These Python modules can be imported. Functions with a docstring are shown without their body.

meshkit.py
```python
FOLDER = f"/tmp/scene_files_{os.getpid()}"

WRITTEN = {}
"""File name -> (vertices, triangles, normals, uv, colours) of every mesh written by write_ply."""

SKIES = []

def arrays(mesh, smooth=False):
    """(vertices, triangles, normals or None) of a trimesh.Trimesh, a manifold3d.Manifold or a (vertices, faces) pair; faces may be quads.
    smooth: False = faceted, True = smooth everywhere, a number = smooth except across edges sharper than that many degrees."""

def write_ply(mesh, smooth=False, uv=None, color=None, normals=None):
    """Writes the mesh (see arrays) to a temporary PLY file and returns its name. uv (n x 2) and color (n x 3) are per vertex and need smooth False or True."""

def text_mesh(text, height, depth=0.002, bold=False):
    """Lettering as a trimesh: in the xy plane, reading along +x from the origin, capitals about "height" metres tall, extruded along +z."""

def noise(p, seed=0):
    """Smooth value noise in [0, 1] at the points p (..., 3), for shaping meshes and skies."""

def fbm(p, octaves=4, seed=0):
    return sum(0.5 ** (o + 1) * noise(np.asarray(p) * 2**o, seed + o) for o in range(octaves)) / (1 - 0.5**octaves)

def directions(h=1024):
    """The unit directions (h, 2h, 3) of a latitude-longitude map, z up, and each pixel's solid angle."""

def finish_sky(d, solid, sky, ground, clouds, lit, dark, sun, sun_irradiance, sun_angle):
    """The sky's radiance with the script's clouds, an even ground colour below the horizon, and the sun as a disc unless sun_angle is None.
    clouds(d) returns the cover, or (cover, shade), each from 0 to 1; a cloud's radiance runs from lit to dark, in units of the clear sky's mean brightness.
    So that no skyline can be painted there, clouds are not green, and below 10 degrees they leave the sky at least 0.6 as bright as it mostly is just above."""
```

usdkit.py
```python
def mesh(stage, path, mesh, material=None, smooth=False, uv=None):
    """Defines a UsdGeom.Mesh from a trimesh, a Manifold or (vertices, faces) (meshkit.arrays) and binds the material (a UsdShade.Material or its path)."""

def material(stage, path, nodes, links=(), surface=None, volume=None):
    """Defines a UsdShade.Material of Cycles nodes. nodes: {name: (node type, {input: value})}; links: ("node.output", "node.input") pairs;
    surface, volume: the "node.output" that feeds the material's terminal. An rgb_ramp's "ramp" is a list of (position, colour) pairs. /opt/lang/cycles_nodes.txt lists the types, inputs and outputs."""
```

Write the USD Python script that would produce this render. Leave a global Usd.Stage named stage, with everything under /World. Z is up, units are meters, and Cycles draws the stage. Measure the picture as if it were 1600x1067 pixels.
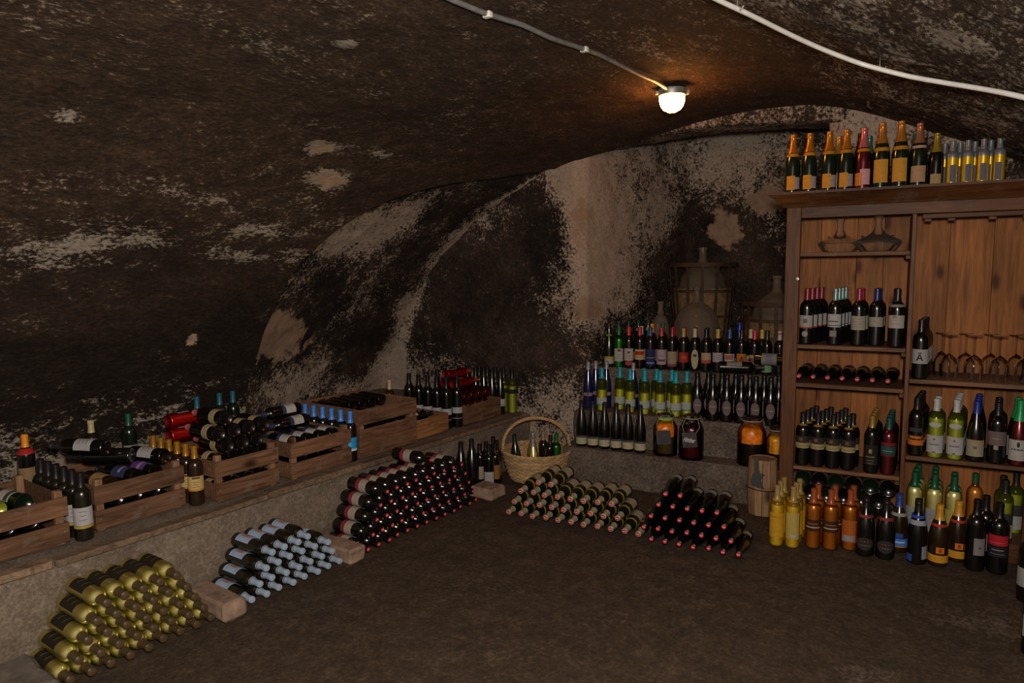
import math, random
import numpy as np, trimesh
import meshkit, usdkit
from pxr import Gf, Sdf, Usd, UsdGeom, UsdLux, UsdShade
from shapely.geometry import Polygon
from scipy.interpolate import PchipInterpolator

stage = Usd.Stage.CreateInMemory()
UsdGeom.SetStageUpAxis(stage, UsdGeom.Tokens.z)
UsdGeom.SetStageMetersPerUnit(stage, 1.0)
UsdGeom.Xform.Define(stage, '/World')
random.seed(7)
RS = np.random.RandomState(11)

# ---------------------------------------------------------------- camera
FPX = 1080.0
PITCH, ROLL, EYE = math.atan((533.5 - 420) / FPX), math.radians(0.6), 1.58
fwd = np.array([0, math.cos(PITCH), -math.sin(PITCH)])
up0 = np.array([0, math.sin(PITCH), math.cos(PITCH)])
r0 = np.array([1.0, 0, 0])
right = math.cos(ROLL) * r0 - math.sin(ROLL) * up0
upv = math.sin(ROLL) * r0 + math.cos(ROLL) * up0
C = np.array([0, 0, EYE])
cam = UsdGeom.Camera.Define(stage, '/World/camera')
cam.CreateHorizontalApertureAttr(36.0)
cam.CreateVerticalApertureAttr(24.0)
cam.CreateFocalLengthAttr(36.0 * FPX / 1600)
cam.CreateClippingRangeAttr(Gf.Vec2f(0.02, 100))
cam.AddTransformOp().Set(Gf.Matrix4d(*right, 0, *upv, 0, *(-fwd), 0, *C, 1))
cam.CreateExposureAttr(0.0)

# ---------------------------------------------------------------- lights
# the photographer's flash head, a little above the lens
fl = UsdLux.SphereLight.Define(stage, '/World/flash')
fl.CreateRadiusAttr(0.09)
fl.CreateIntensityAttr(1.0)
fl.CreateExposureAttr(0.0)
fl.CreateNormalizeAttr(True)
fl.CreateColorAttr(Gf.Vec3f(1.0, 0.90, 0.80))
fl.AddTranslateOp().Set(Gf.Vec3d(0.03, 0.03, EYE + 0.17))
FLASH = 122.0
fl.GetIntensityAttr().Set(FLASH)
# weak ambient fill, added; enters by the open vault end behind the camera
dome = UsdLux.DomeLight.Define(stage, '/World/daylight')
dome.CreateIntensityAttr(0.04)
dome.CreateColorAttr(Gf.Vec3f(1.0, 0.93, 0.85))

# ---------------------------------------------------------------- helpers
def ray(x, y):
    return fwd + right * (x - 800) / FPX - upv * (y - 533.5) / FPX
def level(x, y, z):
    "the point of the level plane z seen at x, y"
    d = ray(x, y)
    return C + d * (z - EYE) / d[2]
def on_plane(x, y, p, n):
    d = ray(x, y)
    return C + d * (np.dot(np.asarray(p) - C, n) / np.dot(d, n))

O = np.array([-1.682, 2.487, 0]); D = np.array([.579, .815, 0]); D /= np.linalg.norm(D); N = np.array([D[1], -D[0], 0])
def W(s, t, z=0.0):
    "bench frame: s along the bench, t out into the room"
    return O + D * s + N * t + np.array([0, 0, z])
def stz(p):
    q = np.asarray(p) - O
    return np.array([q @ D, q @ N, q[2]])
BU = np.array([.893, -.451, 0]); BU /= np.linalg.norm(BU); BV = np.array([-BU[1], BU[0], 0]); BO = np.array([.24, 4.79, 0])
def V(u, v, z=0.0):
    "back frame: u along the back ledge, v towards the back wall"
    return BO + BU * u + BV * v + np.array([0, 0, z])
def uvz(p):
    q = np.asarray(p) - BO
    return np.array([q @ BU, q @ BV, q[2]])
CYAW = math.radians(28)
CN = np.array([math.sin(CYAW), math.cos(CYAW), 0]); CX = np.array([CN[1], -CN[0], 0]); CO = np.array([1.618, 4.048, 0])
def K(x, d, z=0.0):
    "cabinet frame: x along the front, d into the depth"
    return CO + CX * x + CN * d + np.array([0, 0, z])
def kxd(p):
    q = np.asarray(p) - CO
    return np.array([q @ CX, q @ CN, q[2]])

USED = {}
def numbered(path):
    k = USED.get(path, 0)
    USED[path] = k + 1
    return path if k == 0 else '%s_%03d' % (path, k)
def tag(prim, label=None, cat=None, group=None, kind=None):
    for k, v in (('label', label), ('category', cat), ('group', group), ('kind', kind)):
        if v:
            prim.SetCustomDataByKey(k, v)
    return prim
def mat4(pos=(0, 0, 0), x=(1, 0, 0), y=(0, 1, 0), z=(0, 0, 1), s=1.0):
    x, y, z = (np.asarray(a, float) * s for a in (x, y, z))
    return Gf.Matrix4d(*x, 0, *y, 0, *z, 0, *map(float, pos), 1)
def thing(name, label, cat, m=None, group=None, kind=None):
    x = UsdGeom.Xform.Define(stage, numbered('/World/' + name))
    x.AddTransformOp().Set(m or mat4())
    return tag(x.GetPrim(), label, cat, group, kind)
def obj(name, mesh, material, parent='/World', smooth=40, label=None):
    path = parent if isinstance(parent, str) else str(parent.GetPath())
    p = usdkit.mesh(stage, numbered(path + '/' + name), mesh, material, smooth=smooth).GetPrim()
    if label:
        p.SetCustomDataByKey('label', label)
    return p
def struct(name, mesh, material, smooth=40, label=None):
    return tag(obj(name, mesh, material, smooth=smooth), label, None, None, 'structure')
def copy_of(src, m, label, group=None):
    path = str(src.GetPath())
    base = path.rsplit('/', 1)[1]
    while base[-4:-3] == '_' and base[-3:].isdigit():
        base = base[:-4]
    x = UsdGeom.Xform.Define(stage, numbered('/World/' + base))
    p = x.GetPrim()
    p.GetReferences().AddInternalReference(path)
    p.SetInstanceable(True)
    x.ClearXformOpOrder()
    op = UsdGeom.Xformable(p).MakeMatrixXform()
    op.Set(m)
    return tag(p, label, None, group)

# ---- mesh makers
def join(ms):
    return trimesh.util.concatenate(ms)
def tm(v, f):
    f = np.asarray(f)
    if f.shape[1] == 4:
        f = np.vstack([f[:, [0, 1, 2]], f[:, [0, 2, 3]]])
    return trimesh.Trimesh(np.asarray(v, float), f, process=False)
def lathe(prof, n=26):
    prof = np.asarray(prof, float)
    a = np.linspace(0, 2 * math.pi, n, endpoint=False)
    v = np.stack([np.outer(prof[:, 0], np.cos(a)), np.outer(prof[:, 0], np.sin(a)), np.repeat(prof[:, 1:2], n, 1)], -1).reshape(-1, 3)
    i, j = np.meshgrid(np.arange(len(prof) - 1), np.arange(n), indexing='ij')
    j2 = (j + 1) % n
    f = np.stack([i * n + j, i * n + j2, (i + 1) * n + j2, (i + 1) * n + j], -1).reshape(-1, 4)
    m = tm(v, f)
    m.merge_vertices()
    m.update_faces(m.nondegenerate_faces())
    return m
def box(x0, x1, y0, y1, z0, z1, ch=0.0):
    e = np.array([x1 - x0, y1 - y0, z1 - z0]); c = np.array([x0 + x1, y0 + y1, z0 + z1]) / 2
    if ch <= 0:
        b = trimesh.creation.box(e); b.apply_translation(c); return b
    pts = []
    for sx in (-1, 1):
        for sy in (-1, 1):
            for sz in (-1, 1):
                h = e / 2; s = np.array([sx, sy, sz])
                for k in range(3):
                    q = h - ch; q[k] = h[k]
                    pts.append(c + s * q)
    return trimesh.convex.convex_hull(np.array(pts))
def tube(pts, r, n=8, closed=False):
    pts = np.asarray(pts, float)
    k = len(pts)
    rr = np.broadcast_to(np.asarray(r, float), (k,))
    if closed:
        tang = np.roll(pts, -1, 0) - np.roll(pts, 1, 0)
    else:
        tang = np.gradient(pts, axis=0)
    tang /= np.linalg.norm(tang, axis=1, keepdims=True) + 1e-12
    ref = np.array([0, 0, 1.0]) if abs(tang[:, 2]).mean() < .8 else np.array([1.0, 0, 0])
    sd = np.cross(tang, ref); sd /= np.linalg.norm(sd, axis=1, keepdims=True) + 1e-12
    u2 = np.cross(sd, tang)
    a = np.linspace(0, 2 * math.pi, n, endpoint=False)
    v = (pts[:, None] + rr[:, None, None] * (sd[:, None] * np.cos(a)[None, :, None] + u2[:, None] * np.sin(a)[None, :, None])).reshape(-1, 3)
    f = []
    for i in range(k if closed else k - 1):
        i2 = (i + 1) % k
        for j in range(n):
            f.append([i * n + j, i * n + (j + 1) % n, i2 * n + (j + 1) % n, i2 * n + j])
    f = np.array(f); f = np.vstack([f[:, [0, 1, 2]], f[:, [0, 2, 3]]])
    if not closed:
        v = np.vstack([v, pts[0], pts[-1]])
        e = []
        for j in range(n):
            e += [[k * n, (j + 1) % n, j], [k * n + 1, (k - 1) * n + j, (k - 1) * n + (j + 1) % n]]
        f = np.vstack([f, e])
    return trimesh.Trimesh(v, f[:, ::-1], process=False)
def patch(r, z0, z1, half, th=.0007, off=.0002, centre=-90.0, shape=None, n=None):
    "a curved label on a cylinder of radius r, centred on local -y; shape(t in -1..1) -> (z0, z1)"
    n = n or max(4, int(half / 9))
    a = np.radians(centre + np.linspace(-half, half, n + 1))
    t = np.linspace(-1, 1, n + 1)
    zz = np.array([shape(x) if shape else (z0, z1) for x in t])
    rows = []
    for rad, col in ((r + off, 0), (r + off + th, 0), (r + off + th, 1), (r + off, 1)):
        rows.append(np.stack([rad * np.cos(a), rad * np.sin(a), zz[:, col]], -1))
    v = np.vstack(rows); m = n + 1
    f = []
    for q in range(4):
        q2 = (q + 1) % 4
        for j in range(n):
            f.append([q * m + j, q2 * m + j, q2 * m + j + 1, q * m + j + 1])
    f += [[0, 3 * m, 2 * m, m], [n, m + n, 2 * m + n, 3 * m + n]]
    out = tm(v, np.array(f)[:, ::-1])
    return out
def turn(m, pos=(0, 0, 0), x=(1, 0, 0), y=(0, 1, 0), z=(0, 0, 1)):
    M = np.eye(4); M[:3, 0], M[:3, 1], M[:3, 2], M[:3, 3] = x, y, z, pos
    m = m.copy(); m.apply_transform(M)
    return m
UP = np.array([0, 0, 1.0])

# ---------------------------------------------------------------- materials
def lin(r, g, b):
    return tuple(((c / 255) / 12.92 if c / 255 <= .04045 else ((c / 255 + .055) / 1.055) ** 2.4) for c in (r, g, b))
MATS = {}
def solid(name, col, rough=.5, spec=.5, metal=0.0, trans=0.0, coat=0.0, vary=.12, scale=40, bump=0.0, sub=0.0, ior=1.5):
    "a principled surface whose colour wanders a little"
    if name in MATS:
        return MATS[name]
    c = np.asarray(col, float)
    nodes = {
        'tc': ('texture_coordinate', {}), 'n': ('noise_texture', {'scale': scale, 'detail': 3.0}),
        'r': ('rgb_ramp', {'ramp': [(.25, tuple(c * (1 - vary))), (.75, tuple(np.minimum(c * (1 + vary), 1)))]}),
        'p': ('principled_bsdf', {'roughness': rough, 'specular_ior_level': spec, 'metallic': metal, 'transmission_weight': trans, 'coat_weight': coat, 'ior': ior,
                                  'subsurface_weight': sub, 'subsurface_scale': .03, 'subsurface_radius': (1.0, .8, .4)})}
    links = [('tc.object', 'n.vector'), ('n.fac', 'r.fac'), ('r.color', 'p.base_color')]
    if bump:
        nodes['b'] = ('bump', {'strength': 1.0, 'distance': bump})
        links += [('n.fac', 'b.height'), ('b.normal', 'p.normal')]
    MATS[name] = usdkit.material(stage, '/World/Looks/' + name, nodes, links, surface='p.BSDF')
    return MATS[name]
def dark_glass(name, col, rough=.18, spec=.9):
    return solid(name, col, rough=rough, spec=spec, vary=.2, scale=12)
def wine_glass_mat(name, col, deep, mixf=.55, rough=.11, fill=None, glow=.38):
    "clear glass full of wine: part refracting, part wine colour with its glow painted in by facing angle, part broad inner reflection; above the fill line only glass"
    if name in MATS:
        return MATS[name]
    col, deep = np.asarray(col, float), np.asarray(deep, float)
    nodes = {
        'tc': ('texture_coordinate', {}), 'n': ('noise_texture', {'scale': 9.0, 'detail': 1.0}),
        'r': ('rgb_ramp', {'ramp': [(.25, tuple(col * .75)), (.75, tuple(col * 1.1))]}),
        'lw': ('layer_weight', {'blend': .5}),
        'glow_ramp': ('rgb_ramp', {'ramp': [(.0, (1.5, 1.5, 1.6)), (.16, (1.1, 1.1, 1.1)), (.42, tuple(np.clip(deep / np.maximum(col, 1e-4) * 1.3, 0, 1))), (.95, tuple(np.clip(deep / np.maximum(col, 1e-4) * .4, 0, 1)))]}),  # painted glow: colour brightens face-on and darkens towards grazing angles
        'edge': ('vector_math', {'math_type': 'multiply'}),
        'd': ('principled_bsdf', {'roughness': rough, 'specular_ior_level': .6}),
        'sh': ('glossy_bsdf', {'color': tuple(np.minimum(col ** .6 * 1.1, 1)), 'roughness': .30}),
        'g': ('glass_bsdf', {'color': tuple(np.minimum(col * 1.5, 1)), 'roughness': .0, 'IOR': 1.38}),
        'm1': ('mix_closure', {'fac': glow}), 'm': ('mix_closure', {'fac': mixf})}
    links = [('tc.object', 'n.vector'), ('n.fac', 'r.fac'), ('r.color', 'edge.vector1'), ('lw.facing', 'glow_ramp.fac'), ('glow_ramp.color', 'edge.vector2'), ('edge.vector', 'd.base_color'),
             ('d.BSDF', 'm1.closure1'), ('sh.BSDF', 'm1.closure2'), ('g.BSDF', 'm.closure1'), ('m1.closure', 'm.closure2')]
    surf = 'm.closure'
    if fill:
        nodes.update({'sx': ('separate_xyz', {}), 'mr': ('map_range', {'from_min': fill - .004, 'from_max': fill + .004, 'clamp': True}),
                      'hd': ('principled_bsdf', {'base_color': tuple(deep * .5), 'roughness': rough, 'specular_ior_level': .6}),
                      'ht': ('mix_closure', {'fac': .55}), 'mf': ('mix_closure', {})})
        links += [('tc.object', 'sx.vector'), ('sx.z', 'mr.value'), ('g.BSDF', 'ht.closure1'), ('hd.BSDF', 'ht.closure2'), ('m.closure', 'mf.closure1'), ('ht.closure', 'mf.closure2'), ('mr.result', 'mf.fac')]
        surf = 'mf.closure'
    MATS[name] = usdkit.material(stage, '/World/Looks/' + name, nodes, links, surface=surf)
    return MATS[name]
def clear_glass(name, tint=(.93, .95, .93), ior=1.4, dust=0.0, dustcol=(.2, .17, .13)):
    if name in MATS:
        return MATS[name]
    nodes = {'t': ('transparent_bsdf', {'color': tint}), 'g': ('glossy_bsdf', {'color': (1, 1, 1), 'roughness': .04}), 'f': ('fresnel', {'IOR': ior}),
             'm': ('mix_closure', {})}
    links = [('f.fac', 'm.fac'), ('t.BSDF', 'm.closure1'), ('g.BSDF', 'm.closure2')]
    surf = 'm.closure'
    if dust:
        nodes['d'] = ('diffuse_bsdf', {'color': dustcol})
        nodes['m2'] = ('mix_closure', {'fac': dust})
        links += [('m.closure', 'm2.closure1'), ('d.BSDF', 'm2.closure2')]
        surf = 'm2.closure'
    MATS[name] = usdkit.material(stage, '/World/Looks/' + name, nodes, links, surface=surf)
    return MATS[name]
def wood(name, dark, light, grain=(1, 1, 1), scale=3.0, rough=.7, knots=True, worn=0.0):
    "grain runs along the axis whose entry in grain is small"
    if name in MATS:
        return MATS[name]
    d, l = np.asarray(dark), np.asarray(light)
    nodes = {
        'tc': ('texture_coordinate', {}), 'oi': ('object_info', {}),
        'shift': ('vector_math', {'math_type': 'multiply_add', 'vector2': (1.0, 1.0, 1.0)}),
        'rv': ('combine_xyz', {}), 'mul': ('math', {'math_type': 'multiply', 'value2': 37.0}),
        'mp': ('mapping', {'mapping_type': 'point', 'scale': tuple(np.asarray(grain) * 14)}),
        'n': ('noise_texture', {'scale': scale, 'detail': 6.0, 'roughness': .62, 'distortion': .9}),
        'n2': ('noise_texture', {'scale': scale * .35, 'detail': 3.0, 'distortion': .6}),
        'r': ('rgb_ramp', {'ramp': [(.30, tuple(d)), (.5, tuple((d + l) / 2)), (.72, tuple(l))]}),
        'r2': ('rgb_ramp', {'ramp': [(.3, (.55, .55, .55)), (.7, (1.15, 1.12, 1.08))]}),
        'mx': ('mix', {'mix_type': 'multiply', 'fac': 1.0}),
        'b': ('bump', {'strength': .6, 'distance': .002}),
        'p': ('principled_bsdf', {'roughness': rough, 'specular_ior_level': .18})}
    links = [('oi.random', 'mul.value1'), ('mul.value', 'rv.x'), ('mul.value', 'rv.y'), ('mul.value', 'rv.z'), ('tc.object', 'shift.vector1'), ('rv.vector', 'shift.vector3'), ('shift.vector', 'mp.vector'),
             ('mp.vector', 'n.vector'), ('shift.vector', 'n2.vector'), ('n.fac', 'r.fac'), ('n2.fac', 'r2.fac'), ('r.color', 'mx.color1'), ('r2.color', 'mx.color2'),
             ('n.fac', 'b.height'), ('b.normal', 'p.normal')]
    last = 'mx.color'
    if knots:
        nodes['k'] = ('voronoi_texture', {'dimensions': '2D', 'scale': 2.1, 'randomness': 1.0})
        nodes['km'] = ('mapping', {'mapping_type': 'point', 'scale': tuple(np.asarray(grain) ** .30 * 1.7), 'rotation': (math.pi / 2, 0.0, 0.0)})
        nodes['kr'] = ('rgb_ramp', {'ramp': [(.0, (.16, .12, .09)), (.045, (.34, .28, .22)), (.085, (.8, .76, .7)), (.12, (1, 1, 1))]})
        nodes['kx'] = ('mix', {'mix_type': 'multiply', 'fac': 1.0})
        links += [('shift.vector', 'km.vector'), ('km.vector', 'k.vector'), ('k.distance', 'kr.fac'), (last, 'kx.color1'), ('kr.color', 'kx.color2')]
        last = 'kx.color'
    if worn:
        nodes['w'] = ('noise_texture', {'scale': 9.0, 'detail': 8.0, 'roughness': .7})
        nodes['wr'] = ('rgb_ramp', {'ramp': [(.56, (0, 0, 0)), (.66, (worn, worn, worn))]})
        nodes['wx'] = ('mix', {'mix_type': 'mix', 'color2': (.16, .14, .125)})
        links += [('tc.object', 'w.vector'), ('w.fac', 'wr.fac'), ('wr.color', 'wx.fac'), (last, 'wx.color1')]
        last = 'wx.color'
    links.append((last, 'p.base_color'))
    MATS[name] = usdkit.material(stage, '/World/Looks/' + name, nodes, links, surface='p.BSDF')
    return MATS[name]
def plaster(name, soot, pale, tan, fine=55.0, lo=.47, hi=.58, gain=.55, bump=.006, stretch=1.0, grain=1.0):
    "sooty plaster: the mesh carries where it has flaked (pale) and where bare stone shows (tan); noise breaks both up"
    s = np.asarray(soot)
    black = s * np.array([.30, .32, .36])
    nodes = {
        'ao_': ('attribute', {'attribute': 'tone'}), 'bx': ('mix', {'mix_type': 'mix', 'color1': tuple(black)}), 'gr': ('rgb_ramp', {'ramp': [(.30, (1 - .5 * grain,) * 3), (.52, (1, 1, 1)), (.74, (1 + grain, 1 + .95 * grain, 1 + .9 * grain))]}), 'gm': ('vector_math', {'math_type': 'multiply'}),
        'tc': ('texture_coordinate', {}), 'mr_': ('mapping', {'mapping_type': 'point', 'rotation': (0.0, 0.0, -math.atan2(.815, .579))}), 'ms_': ('mapping', {'mapping_type': 'point', 'scale': (stretch, 1.0, 1.0)}), 'ap': ('attribute', {'attribute': 'pale'}), 'at': ('attribute', {'attribute': 'tan'}),
        'n': ('noise_texture', {'scale': fine, 'detail': 5.0, 'roughness': .72}),
        'n3': ('noise_texture', {'scale': fine * .22, 'detail': 7.0, 'roughness': .7}),
        'n2': ('noise_texture', {'scale': 7.0, 'detail': 6.0, 'roughness': .65}),
        'w1': ('math', {'math_type': 'multiply', 'value2': 1.2}), 'hf': ('math', {'math_type': 'multiply_add', 'value2': .8}), 'h2': ('math', {'math_type': 'subtract', 'value2': .5}),
        'k': ('math', {'math_type': 'multiply_add', 'value2': gain}),
        'm': ('map_range', {'from_min': lo + gain * .5, 'from_max': hi + gain * .5, 'clamp': True}),
        'sc': ('color', {'value': tuple(s)}),
        'nr': ('rgb_ramp', {'ramp': [(.3, tuple(np.asarray(pale) * .55)), (.7, tuple(pale))]}),
        'tr': ('rgb_ramp', {'ramp': [(.3, tuple(np.asarray(tan) * .6)), (.7, tuple(tan))]}),
        'x1': ('mix', {'mix_type': 'mix'}), 'x2': ('mix', {'mix_type': 'mix'}),
        'tk': ('math', {'math_type': 'multiply_add', 'value2': .6}), 'tm': ('map_range', {'from_min': .72, 'from_max': .84, 'clamp': True}),
        'b': ('bump', {'strength': 1.0, 'distance': bump}),
        'p': ('principled_bsdf', {'roughness': .9, 'specular_ior_level': .2})}
    links = [('tc.object', 'mr_.vector'), ('mr_.vector', 'ms_.vector'), ('ms_.vector', 'n.vector'), ('ms_.vector', 'n2.vector'), ('ms_.vector', 'n3.vector'),
             ('n.fac', 'w1.value1'), ('n3.fac', 'hf.value1'), ('w1.value', 'hf.value3'), ('hf.value', 'h2.value1'),
             ('ap.fac', 'k.value1'), ('h2.value', 'k.value3'), ('k.value', 'm.value'),
             ('ao_.fac', 'bx.fac'), ('sc.color', 'bx.color2'), ('h2.value', 'gr.fac'), ('bx.color', 'gm.vector1'), ('gr.color', 'gm.vector2'), ('n.fac', 'nr.fac'), ('n3.fac', 'tr.fac'),
             ('gm.vector', 'x1.color1'), ('nr.color', 'x1.color2'), ('m.result', 'x1.fac'),
             ('at.fac', 'tk.value1'), ('n3.fac', 'tk.value3'), ('tk.value', 'tm.value'),
             ('x1.color', 'x2.color1'), ('tr.color', 'x2.color2'), ('tm.result', 'x2.fac'),
             ('x2.color', 'p.base_color'), ('h2.value', 'b.height'), ('b.normal', 'p.normal')]
    return usdkit.material(stage, '/World/Looks/' + name, nodes, links, surface='p.BSDF')

SOOT, PALE, TAN = (.050, .0305, .0185), (.36, .305, .245), (.40, .29, .185)
m_vault = plaster('vault_plaster', SOOT, PALE, TAN, fine=64, lo=.47, hi=.62, gain=.75, bump=.010, stretch=.6)
m_wall = plaster('wall_plaster', (.045, .030, .021), (.40, .32, .255), (.30, .205, .14), fine=50, lo=.43, hi=.62, gain=.78, bump=.006)
m_floor = plaster('floor_earth', (.056, .038, .025), (.17, .13, .10), (.14, .11, .08), fine=52, lo=.44, hi=.86, gain=.8, bump=.004, grain=.7)
m_conc = plaster('bench_concrete', (.125, .096, .072), (.29, .24, .185), (.2, .15, .1), fine=70, lo=.25, hi=.85, gain=.6, bump=.003, grain=.3)
m_stone = solid('slab_stone', (.24, .165, .12), rough=.9, spec=.2, vary=.4, scale=18, bump=.004)
m_stone_dark = solid('slab_stone_dark', (.12, .10, .085), rough=.9, spec=.2, vary=.4, scale=18, bump=.004)
m_crate = wood('crate_wood', (.062, .030, .016), (.215, .112, .062), grain=(.12, 1, 1), rough=.8, worn=.35)
m_crate_y = wood('crate_wood_new', (.10, .042, .018), (.32, .155, .065), grain=(.12, 1, 1), rough=.8)
m_post = wood('crate_post_wood', (.10, .052, .028), (.30, .175, .10), grain=(1, 1, .12), rough=.8)
m_edge = wood('bench_edge_wood', (.07, .045, .03), (.26, .18, .12), grain=(.08, 1, 1), rough=.9, worn=.6)
m_cab = wood('cabinet_wood', (.045, .016, .006), (.150, .056, .018), grain=(1, 1, .08), rough=.5, worn=.10, knots=False)
m_cab_h = wood('cabinet_wood_level', (.036, .013, .005), (.125, .047, .015), grain=(.08, 1, 1), rough=.5, worn=.18, knots=False)
m_back = wood('cabinet_back_wood', (.135, .045, .011), (.36, .135, .036), grain=(1, 1, .07), rough=.6)
m_shelf = wood('shelf_wood', (.07, .033, .016), (.20, .10, .05), grain=(.08, 1, 1), rough=.6, worn=.3)
m_wicker = wood('wicker', (.30, .18, .08), (.62, .42, .22), grain=(1, 1, 1), rough=.6, knots=False)
m_iron = solid('iron_strap', (.040, .021, .011), rough=.7, spec=.3, metal=.1, vary=.5, scale=25, bump=.001)
m_straw = solid('straw_liner', (.145, .092, .046), rough=.9, spec=.1, vary=.5, scale=26, bump=.004)
m_white = solid('white_plastic', (.62, .60, .56), rough=.4)
m_steel = solid('galvanised_steel', (.30, .30, .28), rough=.45, metal=.6, vary=.3, scale=30)

# ---------------------------------------------------------------- the shell
PROF = np.array([(-1.3, .30), (-1.23, .75), (-1.10, 1.1), (-.95, 1.42), (-.75, 1.75), (-.5, 2.05), (-.13, 2.33), (.34, 2.46), (.72, 2.54), (1.04, 2.6), (1.4, 2.637), (1.65, 2.63),
                 (1.95, 2.57), (2.38, 2.40), (2.87, 2.16), (3.3, 1.75), (3.6, 1.2), (3.75, .5), (3.78, 0)])
PL = np.r_[0, np.cumsum(np.linalg.norm(np.diff(PROF, axis=0), axis=1))]
prof_t, prof_z = PchipInterpolator(PL, PROF[:, 0]), PchipInterpolator(PL, PROF[:, 1])
# where the vault stops over the niche: (arc length, s)
EDGE = np.array([(0, 1.60), (.647, 1.603), (.738, 1.622), (.922, 1.638), (1.103, 1.678), (1.310, 1.721), (1.4755, 1.799), (1.662, 1.922), (1.832, 2.099), (2.0135, 2.387), (2.133, 2.676), (2.256, 3.144), (2.453, 3.585)])
def grid_faces(a, b, flip=False):
    i, j = np.meshgrid(np.arange(a - 1), np.arange(b - 1), indexing='ij')
    f = np.stack([i * b + j, i * b + j + 1, (i + 1) * b + j + 1, (i + 1) * b + j], -1).reshape(-1, 4)
    return f[:, ::-1] if flip else f
def with_primvars(prim, **kw):
    api = UsdGeom.PrimvarsAPI(prim)
    from pxr import Vt
    for k, a in kw.items():
        api.CreatePrimvar(k, Sdf.ValueTypeNames.FloatArray, 'vertex').Set(Vt.FloatArray.FromNumpy(np.asarray(a, np.float32)))
    return prim
def blobs(P, rows, seed=3, wob=.5):
    "soft stains: rows of (centre, radii along local axes or one radius, strength)"
    nz = (meshkit.fbm(P * 9.0, 4, seed) - .5) * 2 * wob
    out = np.zeros(len(P))
    for c, r, k in rows:
        d = np.linalg.norm((P - np.asarray(c)) / np.asarray(r), axis=1)
        out = np.maximum(out, k * np.clip(1.35 - d + nz, 0, 1))
    return out
def sheet(grid, material, name, pale, tan, flip=False, kind_label=None, tone=None):
    a, b = grid.shape[:2]
    m = tm(grid.reshape(-1, 3), grid_faces(a, b, flip))
    p = usdkit.mesh(stage, numbered('/World/' + name), m, material, smooth=True).GetPrim()
    with_primvars(p, pale=pale, tan=tan, tone=np.ones(len(grid.reshape(-1, 3))) if tone is None else tone)
    return tag(p, kind_label, None, None, 'structure')

# main vault
A_, B_ = 330, 300
ta = np.linspace(0, PL[-1], A_)
vt, vz = prof_t(ta), prof_z(ta)
# end of the vault on the back wall plane v = .68
end_s = np.array([((BO + BV * .68 - O - N * t) @ BV) / (D @ BV) for t in vt])
end_s = np.where(ta < 2.453, np.minimum(PchipInterpolator(EDGE[:, 0], EDGE[:, 1], extrapolate=True)(np.minimum(ta, 2.453)), end_s), end_s + .03)
ss = np.linspace(0, 1, B_) ** .8
G = np.zeros((A_, B_, 3)); ST = np.zeros((A_, B_, 3))
dt, dz = np.gradient(vt), np.gradient(vz)
nn = np.stack([dz, -dt], -1); nn /= np.linalg.norm(nn, axis=1, keepdims=True)
for i in range(A_):
    s = -2.4 + (end_s[i] + 2.4) * ss
    ST[i] = np.stack([s, np.full(B_, vt[i]), np.full(B_, vz[i])], -1)
F_ = ST.reshape(-1, 3)
bulge = (meshkit.fbm(F_ * 1.6, 3, 5) - .5) * .07 + (meshkit.fbm(F_ * np.array([5, 7, 7]), 3, 9) - .5) * .022 + (meshkit.fbm(F_ * np.array([24, 36, 36]), 2, 2) - .5) * (.006 + .016 * np.clip((F_[:, 1:2].ravel() - 1.7) * 1.2, 0, 1))
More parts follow.
